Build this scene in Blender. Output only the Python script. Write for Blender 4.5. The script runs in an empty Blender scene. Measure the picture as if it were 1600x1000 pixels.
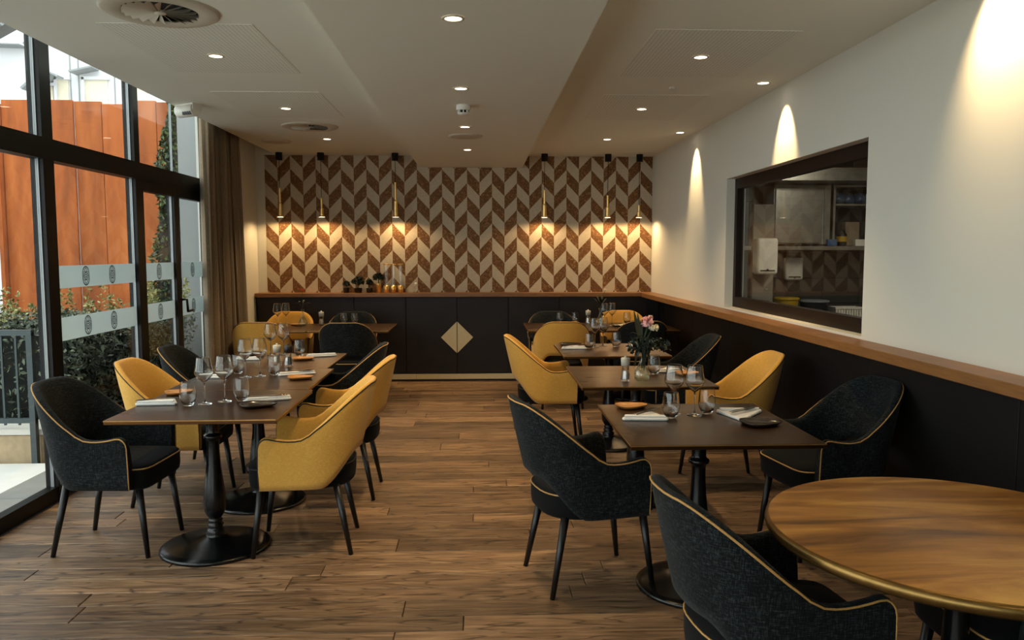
import bpy, math, random
from mathutils import Vector, Matrix
random.seed(7)
S = bpy.context.scene
COL = S.collection
PI = math.pi
R = math.radians

# ------------------------------------------------------------------ camera, world, exposure
cam_d = bpy.data.cameras.new('camera')
cam = bpy.data.objects.new('camera', cam_d); COL.objects.link(cam)
cam.location = (0, 0, 1.5)
cam.rotation_euler = (R(90 - 4.825), 0, R(-2.385))
cam_d.sensor_width = 36.0
cam_d.lens = 36.0 * 1244 / 1600
cam_d.clip_start = 0.05
cam_d.clip_end = 300
S.camera = cam

W = bpy.data.worlds.new('overcast_sky'); S.world = W
W.use_nodes = True
_bg = W.node_tree.nodes['Background']
_bg.inputs[0].default_value = (0.90, 0.985, 0.97, 1)
_bg.inputs[1].default_value = 3.5

S.view_settings.view_transform = 'Standard'
S.view_settings.look = 'None'
S.view_settings.exposure = 0.0
S.view_settings.gamma = 1.0
S.view_settings.use_curve_mapping = False
S.cycles.use_denoising = True
S.cycles.max_bounces = 12
S.cycles.transmission_bounces = 10
S.cycles.diffuse_bounces = 5
S.cycles.glossy_bounces = 4
S.cycles.transparent_max_bounces = 24
S.cycles.sample_clamp_indirect = 4.0
S.cycles.caustics_reflective = False
S.cycles.caustics_refractive = False

WARM = (1.0, 0.70, 0.36)
def portal(name, loc, rot, sx, sy):
    d = bpy.data.lights.new(name, 'AREA'); d.shape = 'RECTANGLE'; d.size = sx; d.size_y = sy; d.cycles.is_portal = True
    o = bpy.data.objects.new(name, d); S.collection.objects.link(o); o.location = loc; o.rotation_euler = rot
portal('sky_portal_side', (-2.66, 2.3, 1.53), (0, R(-90), 0), 3.06, 10.6)
portal('sky_portal_rear', (-1.45, -3.12, 1.4), (R(90), 0, 0), 2.3, 2.7)
P_DOWN, P_WASH, P_WASH_NEAR, P_PEND = 92.0, 62.0, 60.0, 15.0

# ------------------------------------------------------------------ dimensions
CEIL, SOF = 2.63, 2.495
XG = -2.58            # glazing plane
XCE = -2.345          # ceiling edge before the curtain recess
XR = 2.06             # right wall
YB = 9.45             # back wall
YF = -3.0             # wall behind the camera
LEDGE = 1.035

# ------------------------------------------------------------------ materials
def lin(r, g, b):
    f = lambda c: (c/255/12.92) if c/255 <= 0.04045 else ((c/255 + 0.055)/1.055)**2.4
    return (f(r), f(g), f(b), 1)

class NT:
    def __init__(s, name):
        s.m = bpy.data.materials.new(name); s.m.use_nodes = True
        s.t = s.m.node_tree; s.b = s.t.nodes['Principled BSDF']; s.out = s.t.nodes['Material Output']
    def n(s, typ, **kw):
        nd = s.t.nodes.new(typ)
        for k, v in kw.items():
            if k.startswith('i_'):
                key = k[2:]
                key = int(key) if key.isdigit() else key.replace('_', ' ')
                nd.inputs[key].default_value = v
            else: setattr(nd, k, v)
        return nd
    def l(s, a, b): s.t.links.new(a, b)
    def math(s, op, a, b=None, c=None):
        nd = s.t.nodes.new('ShaderNodeMath'); nd.operation = op
        for i, v in enumerate((a, b, c)):
            if v is None: continue
            if isinstance(v, (int, float)): nd.inputs[i].default_value = v
            else: s.l(v, nd.inputs[i])
        return nd.outputs[0]
    def ramp(s, fac, stops):
        nd = s.t.nodes.new('ShaderNodeValToRGB')
        e = nd.color_ramp.elements
        while len(e) < len(stops): e.new(0.5)
        for i, (p, c) in enumerate(stops): e[i].position = p; e[i].color = c
        s.l(fac, nd.inputs[0]); return nd.outputs[0]
    def bump(s, h, strength=0.2, dist=0.002):
        nd = s.n('ShaderNodeBump', i_Strength=strength, i_Distance=dist)
        s.l(h, nd.inputs['Height']); s.l(nd.outputs[0], s.b.inputs['Normal'])

def plain(name, col, rough=0.5, metal=0.0, noise=0.0, nscale=8.0, spec=0.5, bump=0.0, sheen=0.0, stretch=(1, 1, 1)):
    k = NT(name)
    k.b.inputs['Base Color'].default_value = col
    k.b.inputs['Roughness'].default_value = rough
    k.b.inputs['Metallic'].default_value = metal
    k.b.inputs['Specular IOR Level'].default_value = spec
    if sheen: k.b.inputs['Sheen Weight'].default_value = sheen
    if noise or bump:
        tc = k.n('ShaderNodeTexCoord'); mp = k.n('ShaderNodeMapping'); mp.inputs['Scale'].default_value = stretch
        k.l(tc.outputs['Object'], mp.inputs[0])
        nz = k.n('ShaderNodeTexNoise', i_Scale=nscale, i_Detail=5.0, i_Roughness=0.6)
        k.l(mp.outputs[0], nz.inputs['Vector'])
        if noise:
            d = tuple(c*(1-noise) for c in col[:3]) + (1,); u = tuple(min(1, c*(1+noise)) for c in col[:3]) + (1,)
            k.l(k.ramp(nz.outputs[0], [(0.3, d), (0.7, u)]), k.b.inputs['Base Color'])
        if bump: k.bump(nz.outputs[0], bump)
    return k.m

def emissive(name, col, strength):
    k = NT(name)
    k.b.inputs['Base Color'].default_value = (0.8, 0.8, 0.8, 1)
    k.b.inputs['Emission Color'].default_value = col
    k.b.inputs['Emission Strength'].default_value = strength
    return k.m

def thin_glass(name, tint=(1, 1, 1, 1), base=0.04, edge=0.75, power=3.5, rough=0.0):
    k = NT(name); k.t.nodes.remove(k.b)
    tr = k.n('ShaderNodeBsdfTransparent'); tr.inputs[0].default_value = tint
    gl = k.n('ShaderNodeBsdfGlossy'); gl.inputs['Roughness'].default_value = rough
    gl.inputs['Color'].default_value = (1, 1, 1, 1)
    lw = k.n('ShaderNodeLayerWeight', i_Blend=0.5)
    f = k.math('POWER', lw.outputs['Facing'], power)
    f = k.math('MULTIPLY_ADD', f, edge - base, base)
    mx = k.n('ShaderNodeMixShader'); k.l(f, mx.inputs[0]); k.l(tr.outputs[0], mx.inputs[1]); k.l(gl.outputs[0], mx.inputs[2])
    k.l(mx.outputs[0], k.out.inputs[0])
    return k.m

def fabric(name, col, fleck, amount=0.5, scale=420, sheen=0.25):
    k = NT(name)
    tc = k.n('ShaderNodeTexCoord')
    hs = []
    for st in ((1, 1, 0.12), (0.12, 0.12, 1)):
        mp = k.n('ShaderNodeMapping'); mp.inputs['Scale'].default_value = st
        k.l(tc.outputs['Object'], mp.inputs[0])
        nz = k.n('ShaderNodeTexNoise', i_Scale=scale, i_Detail=2.0, i_Roughness=0.6)
        k.l(mp.outputs[0], nz.inputs['Vector']); hs.append(nz.outputs[0])
    big = k.n('ShaderNodeTexNoise', i_Scale=6.0, i_Detail=3.0); k.l(tc.outputs['Object'], big.inputs['Vector'])
    a = k.math('MULTIPLY', k.math('ADD', hs[0], hs[1]), 0.5)
    a2 = k.math('MULTIPLY_ADD', k.math('SUBTRACT', big.outputs[0], 0.5), 0.15, a)
    c = k.ramp(a2, [(0.5 - 0.02, col), (0.5 + 0.16/max(amount, .05)*0.5, fleck)])
    k.l(c, k.b.inputs['Base Color'])
    k.b.inputs['Roughness'].default_value = 0.9
    k.b.inputs['Specular IOR Level'].default_value = 0.2
    k.b.inputs['Sheen Weight'].default_value = sheen
    k.bump(a, 0.35, 0.0015)
    return k.m

def wood_floor(name):
    k = NT(name)
    g = k.n('ShaderNodeNewGeometry'); oi = k.n('ShaderNodeObjectInfo')
    off = k.n('ShaderNodeCombineXYZ')
    k.l(k.math('MULTIPLY', oi.outputs['Random'], 57.0), off.inputs[0]); k.l(k.math('MULTIPLY', oi.outputs['Random'], 91.0), off.inputs[1])
    ad = k.n('ShaderNodeVectorMath', operation='ADD'); k.l(g.outputs['Position'], ad.inputs[0]); k.l(off.outputs[0], ad.inputs[1])
    mp = k.n('ShaderNodeMapping'); mp.inputs['Scale'].default_value = (1.0, 9.0, 1.0); k.l(ad.outputs[0], mp.inputs[0])
    wv = k.n('ShaderNodeTexNoise', i_Scale=2.2, i_Detail=6.0, i_Roughness=0.65, i_Distortion=1.4); k.l(mp.outputs[0], wv.inputs['Vector'])
    mp2 = k.n('ShaderNodeMapping'); mp2.inputs['Scale'].default_value = (2.0, 60.0, 1.0); k.l(ad.outputs[0], mp2.inputs[0])
    fine = k.n('ShaderNodeTexNoise', i_Scale=3.0, i_Detail=4.0, i_Roughness=0.7); k.l(mp2.outputs[0], fine.inputs['Vector'])
    # cathedral grain: rings of a distorted noise
    mp3 = k.n('ShaderNodeMapping'); mp3.inputs['Scale'].default_value = (0.9, 7.0, 1.0); k.l(ad.outputs[0], mp3.inputs[0])
    cn = k.n('ShaderNodeTexNoise', i_Scale=1.3, i_Detail=2.0, i_Roughness=0.4); k.l(mp3.outputs[0], cn.inputs['Vector'])
    rings = k.math('PINGPONG', k.math('MULTIPLY', cn.outputs[0], 22.0), 1.0)
    rings = k.math('POWER', rings, 5.0)
    base = k.ramp(wv.outputs[0], [(0.28, lin(68, 50, 36)), (0.5, lin(118, 92, 68)), (0.72, lin(158, 128, 97))])
    hv = k.n('ShaderNodeHueSaturation'); k.l(base, hv.inputs['Color'])
    k.l(k.math('MULTIPLY_ADD', oi.outputs['Random'], 0.8, 0.55), hv.inputs['Value'])
    mul = k.n('ShaderNodeMixRGB', blend_type='MULTIPLY'); k.l(hv.outputs[0], mul.inputs[1])
    dk = k.ramp(k.math('MULTIPLY', rings, fine.outputs[0]), [(0.12, (1, 1, 1, 1)), (0.4, (0.2, 0.17, 0.15, 1))])
    k.l(dk, mul.inputs[2]); mul.inputs[0].default_value = 0.9
    k.l(mul.outputs[0], k.b.inputs['Base Color'])
    k.l(k.math('MULTIPLY_ADD', fine.outputs[0], 0.25, 0.32), k.b.inputs['Roughness'])
    k.bump(fine.outputs[0], 0.25, 0.0015)
    return k.m

def bronze(name, c0, c1, c2, rough=0.3, scale=2.5, metal=0.75, stretch=(1, 7, 1)):
    k = NT(name)
    tc = k.n('ShaderNodeTexCoord'); mp = k.n('ShaderNodeMapping'); mp.inputs['Scale'].default_value = stretch
    mp.inputs['Rotation'].default_value = (0, 0, 0.12)
    k.l(tc.outputs['Object'], mp.inputs[0])
    nz = k.n('ShaderNodeTexNoise', i_Scale=scale, i_Detail=7.0, i_Roughness=0.6, i_Distortion=0.6); k.l(mp.outputs[0], nz.inputs['Vector'])
    k.l(k.ramp(nz.outputs[0], [(0.32, c0), (0.5, c1), (0.68, c2)]), k.b.inputs['Base Color'])
    k.b.inputs['Metallic'].default_value = metal
    k.l(k.math('MULTIPLY_ADD', nz.outputs[0], 0.2, rough - 0.08), k.b.inputs['Roughness'])
    return k.m

def wallpaper(name):
    k = NT(name)
    g = k.n('ShaderNodeNewGeometry'); sp = k.n('ShaderNodeSeparateXYZ'); k.l(g.outputs['Position'], sp.inputs[0])
    wcol, half = 0.1463, 0.1565
    u = k.math('DIVIDE', k.math('ADD', sp.outputs[0], 2.475), wcol)
    c = k.math('FLOOR', u)
    zig = k.math('PINGPONG', u, 1.0)
    v = k.math('ADD', k.math('MULTIPLY_ADD', zig, 0.98, k.math('DIVIDE', k.math('SUBTRACT', sp.outputs[2], 2.1585), half)), c)
    par = k.math('FLOORED_MODULO', v, 2.0)
    dark = k.math('GREATER_THAN', par, 1.0)
    nz = k.n('ShaderNodeTexNoise', i_Scale=55.0, i_Detail=5.0, i_Roughness=0.8); k.l(g.outputs['Position'], nz.inputs['Vector'])
    dc = k.ramp(nz.outputs[0], [(0.32, lin(88, 60, 37)), (0.55, lin(122, 85, 52)), (0.64, lin(182, 145, 100))])
    lc = k.ramp(nz.outputs[0], [(0.3, lin(178, 164, 142)), (0.7, lin(198, 185, 162))])
    mx = k.n('ShaderNodeMixRGB'); k.l(dark, mx.inputs[0]); k.l(lc, mx.inputs[1]); k.l(dc, mx.inputs[2])
    k.l(mx.outputs[0], k.b.inputs['Base Color']); k.b.inputs['Roughness'].default_value = 0.6
    k.l(k.math('MULTIPLY', dark, 0.4), k.b.inputs['Metallic'])
    k.b.inputs['Specular IOR Level'].default_value = 0.25
    return k.m

def perforated(name, col):
    k = NT(name)
    g = k.n('ShaderNodeNewGeometry'); sp = k.n('ShaderNodeSeparateXYZ'); k.l(g.outputs['Position'], sp.inputs[0])
    p = 0.022
    fx = k.math('SUBTRACT', k.math('FRACT', k.math('DIVIDE', sp.outputs[0], p)), 0.5)
    fy = k.math('SUBTRACT', k.math('FRACT', k.math('DIVIDE', sp.outputs[1], p)), 0.5)
    d = k.math('SQRT', k.math('ADD', k.math('MULTIPLY', fx, fx), k.math('MULTIPLY', fy, fy)))
    mx = k.n('ShaderNodeMixRGB'); k.l(k.math('LESS_THAN', d, 0.2), mx.inputs[0])
    mx.inputs[1].default_value = col; mx.inputs[2].default_value = tuple(c*0.55 for c in col[:3]) + (1,)
    k.l(mx.outputs[0], k.b.inputs['Base Color']); k.b.inputs['Roughness'].default_value = 0.8
    return k.m

def corten(name):
    k = NT(name)
    tc = k.n('ShaderNodeNewGeometry'); oi = k.n('ShaderNodeObjectInfo')
    mp = k.n('ShaderNodeMapping'); mp.inputs['Scale'].default_value = (3.0, 1.0, 0.5); k.l(tc.outputs['Position'], mp.inputs[0])
    nz = k.n('ShaderNodeTexNoise', i_Scale=1.6, i_Detail=8.0, i_Roughness=0.65); k.l(mp.outputs[0], nz.inputs['Vector'])
    c = k.ramp(nz.outputs[0], [(0.3, lin(124, 62, 24)), (0.5, lin(160, 83, 33)), (0.72, lin(184, 104, 48))])
    hv = k.n('ShaderNodeHueSaturation'); k.l(c, hv.inputs['Color']); k.l(k.math('MULTIPLY_ADD', oi.outputs['Random'], 0.2, 0.9), hv.inputs['Value'])
    k.l(hv.outputs[0], k.b.inputs['Base Color']); k.b.inputs['Roughness'].default_value = 0.85
    return k.m

def leafy(name, c0, c1, c2):
    k = NT(name)
    g = k.n('ShaderNodeNewGeometry')
    nz = k.n('ShaderNodeTexNoise', i_Scale=9.0, i_Detail=3.0); k.l(g.outputs['Position'], nz.inputs['Vector'])
    a = k.math('MULTIPLY_ADD', g.outputs['Random Per Island'], 0.7, k.math('MULTIPLY', nz.outputs[0], 0.4))
    k.l(k.ramp(a, [(0.15, c0), (0.55, c1), (0.95, c2)]), k.b.inputs['Base Color'])
    k.b.inputs['Roughness'].default_value = 0.5
    return k.m

M = {}
M['paint'] = plain('wall_paint', lin(222, 220, 209), 0.75, bump=0.05, nscale=180, spec=0.3)
M['ceil'] = plain('ceiling_paint', lin(232, 231, 219), 0.8, spec=0.3)
M['perf'] = perforated('perforated_plaster', lin(232, 231, 219))
M['paper'] = wallpaper('chevron_wallpaper')
M['plank'] = wood_floor('oak_plank')
M['subfloor'] = plain('subfloor', lin(30, 20, 15), 0.9, noise=0.2)
M['ledge'] = plain('ledge_wood', lin(140, 94, 50), 0.42, noise=0.22, nscale=5, stretch=(1.5, 1.5, 14))
M['panel'] = plain('brown_leather_panel', lin(30, 22, 20), 0.5, noise=0.35, nscale=4, spec=0.35)
M['panel_r'] = plain('dark_wall_panel', lin(9, 7, 7), 0.6, noise=0.2, nscale=4, spec=0.3)
M['brass'] = plain('brass', lin(238, 196, 124), 0.28, 0.9, noise=0.12, nscale=20)
M['brass_soft'] = plain('satin_brass', lin(214, 196, 154), 0.5, 0.3, noise=0.05, nscale=30)
M['black_metal'] = plain('black_powder_coat', lin(6, 7, 7), 0.4, noise=0.2, nscale=20, spec=0.2)
M['alu'] = plain('pale_glazing_bead', lin(150, 155, 158), 0.4, 0.3, noise=0.05)
M['cast'] = plain('black_cast_iron', lin(8, 9, 10), 0.26, noise=0.15, nscale=30, spec=0.45)
M['black_wood'] = plain('black_lacquered_wood', lin(8, 7, 7), 0.4, noise=0.2, nscale=30)
M['win_glass'] = thin_glass('window_glass', (0.98, 0.988, 0.984, 1), 0.016, 0.55, 5.0)
M['glass'] = thin_glass('drinking_glass', (0.95, 0.96, 0.95, 1), 0.07, 0.9, 1.7)
def solid_glass(name, ior=1.45, tint=(0.98, 0.985, 0.98, 1)):
    k = NT(name); k.t.nodes.remove(k.b)
    g = k.n('ShaderNodeBsdfGlass', i_Roughness=0.0, i_IOR=ior); g.inputs['Color'].default_value = tint
    k.l(g.outputs[0], k.out.inputs[0]); return k.m
M['sglass'] = solid_glass('clear_crystal')
M['frost'] = None
M['cfabric'] = fabric('dark_denim_fabric', lin(4, 8, 9), lin(64, 72, 74), 0.3, scale=360, sheen=0.04)
M['cseat'] = fabric('black_seat_fabric', lin(5, 6, 6), lin(13, 14, 15), 0.4, sheen=0.02)
M['yfabric'] = fabric('mustard_fabric', lin(204, 153, 68), lin(220, 174, 90), 0.6, 500, 0.15)
M['gold_pipe'] = plain('gold_piping', lin(186, 142, 78), 0.6, noise=0.15, nscale=120)
M['dark_pipe'] = plain('black_piping', lin(24, 18, 16), 0.6, noise=0.15, nscale=120)
M['tabletop'] = bronze('bronze_table_top', lin(70, 45, 22), lin(82, 53, 27), lin(94, 62, 32), 0.28, 1.2, 0.92)
M['tedge'] = plain('brass_table_edge', lin(170, 132, 80), 0.35, 0.8, noise=0.2, nscale=20)
M['roundtop'] = bronze('patinated_round_top', lin(104, 64, 24), lin(178, 118, 48), lin(226, 168, 84), 0.36, 1.6, 0.2, (1, 5, 1))
M['round_edge'] = plain('brass_nosing', lin(138, 108, 60), 0.32, 0.9, noise=0.2, nscale=14)
M['linen'] = plain('white_linen', lin(226, 224, 220), 0.85, noise=0.04, nscale=60, bump=0.1)
M['ochre'] = plain('ochre_glaze', lin(172, 116, 56), 0.4, noise=0.15, nscale=20)
M['darkplate'] = plain('dark_stoneware', lin(40, 32, 28), 0.25, noise=0.25, nscale=20)
M['steel'] = plain('stainless_steel', lin(170, 168, 160), 0.3, 0.95, noise=0.1, nscale=3, stretch=(1, 1, 8))
M['cutlery'] = plain('polished_cutlery', lin(190, 186, 180), 0.15, 1.0, noise=0.03)
M['white_plastic'] = plain('white_plastic', lin(222, 218, 208), 0.45, noise=0.04)
M['mill_cap'] = plain('ivory_mill_cap', lin(186, 180, 166), 0.45, noise=0.04)
M['salt'] = plain('salt_crystals', lin(214, 196, 186), 0.8, noise=0.15, nscale=300)
M['pepper'] = plain('peppercorns', lin(40, 34, 30), 0.7, noise=0.4, nscale=300)
M['water'] = thin_glass('vase_water', (0.86, 0.92, 0.82, 1), 0.03, 0.35, 2.5)
M['stemgreen'] = plain('plant_stem', lin(52, 74, 40), 0.5, noise=0.2, nscale=40)
M['leafdark'] = leafy('dark_leaf', lin(8, 14, 10), lin(18, 30, 20), lin(34, 50, 32))
M['pink'] = plain('pink_petal', lin(226, 166, 164), 0.7, noise=0.12, nscale=60)
M['cream'] = plain('cream_petal', lin(226, 214, 182), 0.7, noise=0.1, nscale=60)
M['redpetal'] = plain('orange_petal', lin(176, 66, 34), 0.7, noise=0.1, nscale=60)
M['curtain'] = fabric('taupe_curtain', lin(126, 110, 90), lin(144, 126, 104), 0.6, 300, 0.1)
M['hedge'] = leafy('hedge_leaf', lin(34, 42, 34), lin(72, 82, 66), lin(128, 136, 112))
M['hedge_top'] = leafy('young_hedge_leaf', lin(86, 92, 48), lin(142, 140, 82), lin(190, 180, 120))
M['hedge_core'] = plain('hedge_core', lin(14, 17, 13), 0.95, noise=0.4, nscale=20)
M['cypress'] = leafy('cypress_leaf', lin(20, 36, 24), lin(44, 66, 38), lin(96, 112, 52))
M['corten'] = corten('corten_steel')
M['terrace'] = plain('terrace_tile', lin(216, 214, 210), 0.7, noise=0.06, nscale=5)
M['threshold'] = plain('grey_threshold_tile', lin(128, 128, 124), 0.6, noise=0.08, nscale=8)
M['limestone'] = plain('limestone', lin(168, 148, 118), 0.9, noise=0.22, nscale=9, bump=0.5)
M['coping'] = plain('pale_coping', lin(206, 202, 194), 0.8, noise=0.06, nscale=8)
M['rail'] = plain('dark_green_railing', lin(42, 56, 58), 0.45, noise=0.1)
M['facade'] = plain('white_facade', lin(196, 196, 199), 0.8, noise=0.02, nscale=2)
M['facade_grey'] = plain('grey_render', lin(128, 132, 134), 0.85, noise=0.05, nscale=3)
M['facade_win'] = plain('beige_blind', lin(206, 196, 174), 0.6, noise=0.05, nscale=3)
M['soil'] = plain('garden_soil', lin(60, 54, 46), 0.95, noise=0.3, nscale=4)
M['asphalt'] = plain('far_paving', lin(150, 148, 146), 0.9, noise=0.1, nscale=1)
M['tile'] = plain('kitchen_wall_tile', lin(58, 58, 52), 0.35, noise=0.06)
M['grout'] = plain('tile_grout', lin(40, 38, 36), 0.9, noise=0.1)
M['kwall'] = plain('kitchen_wall', lin(120, 116, 106), 0.8, noise=0.04)
M['kfloor'] = plain('kitchen_floor', lin(70, 66, 62), 0.6, noise=0.1)
M['yellow_plastic'] = plain('yellow_plastic', lin(190, 156, 40), 0.4, noise=0.05)
M['black_plastic'] = plain('black_plastic', lin(22, 22, 23), 0.45, noise=0.1)
M['blue_film'] = plain('blue_plastic_film', lin(62, 82, 110), 0.3, noise=0.3, nscale=14)
M['blue_card'] = plain('blue_carton', lin(54, 92, 140), 0.6, noise=0.05)
M['card'] = plain('brown_carton', lin(150, 132, 108), 0.8, noise=0.06)
M['dark_frame'] = plain('dark_brown_frame', lin(30, 20, 14), 0.45, noise=0.2, nscale=12, spec=0.2)
M['lamp_face'] = emissive('downlight_lens', (1.0, 0.86, 0.66, 1), 9.0)
M['pend_face'] = emissive('pendant_lens', (1.0, 0.84, 0.62, 1), 9.0)
M['tube_face'] = emissive('kitchen_tube', (1.0, 0.92, 0.74, 1), 5.0)
M['diffuser'] = plain('vent_paint', lin(196, 186, 168), 0.6, noise=0.03)
M['vent_dark'] = plain('vent_void', lin(24, 24, 22), 0.9, noise=0.2)

def frosted():
    k = NT('frosted_film'); k.t.nodes.remove(k.b)
    tr = k.n('ShaderNodeBsdfTransparent'); tr.inputs[0].default_value = (0.8, 0.84, 0.84, 1)
    df = k.n('ShaderNodeBsdfDiffuse'); df.inputs[0].default_value = lin(205, 213, 213)
    tl = k.n('ShaderNodeBsdfTranslucent'); tl.inputs[0].default_value = lin(215, 224, 224)
    nz = k.n('ShaderNodeTexNoise', i_Scale=200.0)
    m1 = k.n('ShaderNodeMixShader'); m1.inputs[0].default_value = 0.5
    k.l(df.outputs[0], m1.inputs[1]); k.l(tl.outputs[0], m1.inputs[2])
    m2 = k.n('ShaderNodeMixShader'); k.l(k.math('MULTIPLY_ADD', nz.outputs[0], 0.04, 0.9), m2.inputs[0])
    k.l(tr.outputs[0], m2.inputs[1]); k.l(m1.outputs[0], m2.inputs[2]); k.l(m2.outputs[0], k.out.inputs[0])
    return k.m
M['frost'] = frosted()

# ------------------------------------------------------------------ mesh helpers
class MB:
    def __init__(s): s.v = []; s.f = []; s.sm = []
    def add(s, vs, fs, smooth=False):
        o = len(s.v); s.v += [tuple(p) for p in vs]
        for f in fs: s.f.append(tuple(i + o for i in f)); s.sm.append(smooth)
        return s
    def box(s, x0, x1, y0, y1, z0, z1):
        vs = [(x, y, z) for x in (x0, x1) for y in (y0, y1) for z in (z0, z1)]
        return s.add(vs, [(0, 1, 3, 2), (4, 6, 7, 5), (0, 4, 5, 1), (2, 3, 7, 6), (0, 2, 6, 4), (1, 5, 7, 3)])
    def cbox(s, x0, x1, y0, y1, z0, z1, c):
        """box with chamfered top edge"""
        vs = [(x0, y0, z0), (x1, y0, z0), (x1, y1, z0), (x0, y1, z0), (x0, y0, z1-c), (x1, y0, z1-c), (x1, y1, z1-c), (x0, y1, z1-c),
              (x0+c, y0+c, z1), (x1-c, y0+c, z1), (x1-c, y1-c, z1), (x0+c, y1-c, z1)]
        fs = [(3, 2, 1, 0), (8, 9, 10, 11)]
        for i in range(4):
            j = (i+1) % 4; fs += [(i, j, j+4, i+4), (i+4, j+4, j+8, i+8)]
        return s.add(vs, fs)
    def lathe(s, prof, n=24, c=(0, 0, 0), smooth=True, close=False):
        vs = []; fs = []
        for r, z in prof:
            for i in range(n):
                a = 2*PI*i/n; vs.append((c[0]+r*math.cos(a), c[1]+r*math.sin(a), c[2]+z))
        m = len(prof)
        for j in range(m-1):
            for i in range(n):
                k = (i+1) % n; fs.append((j*n+i, j*n+k, (j+1)*n+k, (j+1)*n+i))
        s.add(vs, fs, smooth)
        if close:
            o = len(s.v) - len(vs)
            s.f.append(tuple(o + i for i in reversed(range(n)))); s.sm.append(False)
            s.f.append(tuple(o + (m-1)*n + i for i in range(n))); s.sm.append(False)
        return s
    def tube(s, pts, rad, n=8, closed=False, smooth=True):
        pts = [Vector(p) for p in pts]; m = len(pts)
        rr = rad if isinstance(rad, (list, tuple)) else [rad]*m
        vs = []; fs = []; prev = None
        for i, p in enumerate(pts):
            if closed: t = pts[(i+1) % m] - pts[i-1]
            else: t = pts[min(i+1, m-1)] - pts[max(i-1, 0)]
            t.normalize()
            if prev is None:
                ref = Vector((0, 0, 1)) if abs(t.z) < 0.9 else Vector((1, 0, 0))
                a = t.cross(ref).normalized()
            else:
                a = prev - t*prev.dot(t)
                a = a.normalized() if a.length > 1e-6 else t.orthogonal().normalized()
            prev = a; b = t.cross(a)
            for k in range(n):
                th = 2*PI*k/n; vs.append(p + (a*math.cos(th) + b*math.sin(th))*rr[i])
        rng = m if closed else m-1
        for i in range(rng):
            j = (i+1) % m
            for k in range(n):
                q = (k+1) % n; fs.append((i*n+k, i*n+q, j*n+q, j*n+k))
        s.add(vs, fs, smooth)
        if not closed:
            o = len(s.v)-len(vs)
            s.f.append(tuple(o+k for k in reversed(range(n)))); s.sm.append(False)
            s.f.append(tuple(o+(m-1)*n+k for k in range(n))); s.sm.append(False)
        return s
    def prism(s, poly, z0, z1):
        n = len(poly); vs = [(x, y, z0) for x, y in poly] + [(x, y, z1) for x, y in poly]
        fs = [tuple(reversed(range(n))), tuple(range(n, 2*n))] + [(i, (i+1) % n, n+(i+1) % n, n+i) for i in range(n)]
        return s.add(vs, fs)
    def mesh(s, name, mat):
        me = bpy.data.meshes.new(name); me.from_pydata(s.v, [], s.f)
        me.polygons.foreach_set('use_smooth', s.sm); me.materials.append(mat); me.update()
        return me
    def build(s, name, mat, parent=None, label=None, cat=None, group=None, kind=None, loc=None):
        return obj(name, s.mesh(name, mat), parent, label, cat, group, kind, loc)

def obj(name, me, parent=None, label=None, cat=None, group=None, kind=None, loc=None, rz=0):
    o = bpy.data.objects.new(name, me); COL.objects.link(o)
    if parent is not None: o.parent = parent
    if loc is not None: o.location = loc
    if rz: o.rotation_euler = (0, 0, rz)
    if label: o['label'] = label
    if cat: o['category'] = cat
    if group: o['group'] = group
    if kind: o['kind'] = kind
    return o

def empty(name, loc=(0, 0, 0), rz=0, **kw):
    o = obj(name, None, loc=loc, rz=rz, **kw); o.empty_display_size = 0.05
    return o

def bevel(o, w, seg=2):
    m = o.modifiers.new('bevel', 'BEVEL'); m.width = w; m.segments = seg; m.limit_method = 'ANGLE'; m.angle_limit = R(40)
    return o

def spot(name, loc, power, angle, blend, parent=None, col=WARM, rot=(0, 0, 0), size=0.03):
    d = bpy.data.lights.new(name, 'SPOT'); d.energy = power; d.color = col; d.spot_size = R(angle); d.spot_blend = blend; d.shadow_soft_size = size
    o = bpy.data.objects.new(name, d); COL.objects.link(o); o.location = loc; o.rotation_euler = rot
    if parent is not None: o.parent = parent
    return o

def sstep(a, b, x):
    t = max(0, min(1, (x-a)/(b-a))); return t*t*(3-2*t)

# ================================================================== STRUCTURE
# ---- floor with separate planks running across the room
fl = MB().box(XG-0.03, XR+0.12, YF, YB, -0.06, -0.022).build('floor', M['subfloor'], kind='structure', label='dark oak plank floor of the dining room', cat='floor')
rp = random.Random(3)
y = -0.9
row = 0
while y < YB - 0.02:
    wdt = rp.choice([0.13, 0.155, 0.155, 0.18, 0.205])
    y1 = min(y + wdt, YB)
    x = XG + 0.04 - rp.uniform(0.0, 1.9)
    while x < XR+0.06:
        ln = rp.uniform(1.3, 2.3)
        a, b = max(x, XG + 0.04), min(x + ln, XR+0.07)
        if b - a > 0.05:
            MB().cbox(a+0.0014, b-0.0014, y+0.0014, y1-0.0014, -0.02, rp.uniform(-0.0015, 0), 0.003).build('plank', M['plank'], fl)
        x += ln
    y = y1; row += 1

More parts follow.
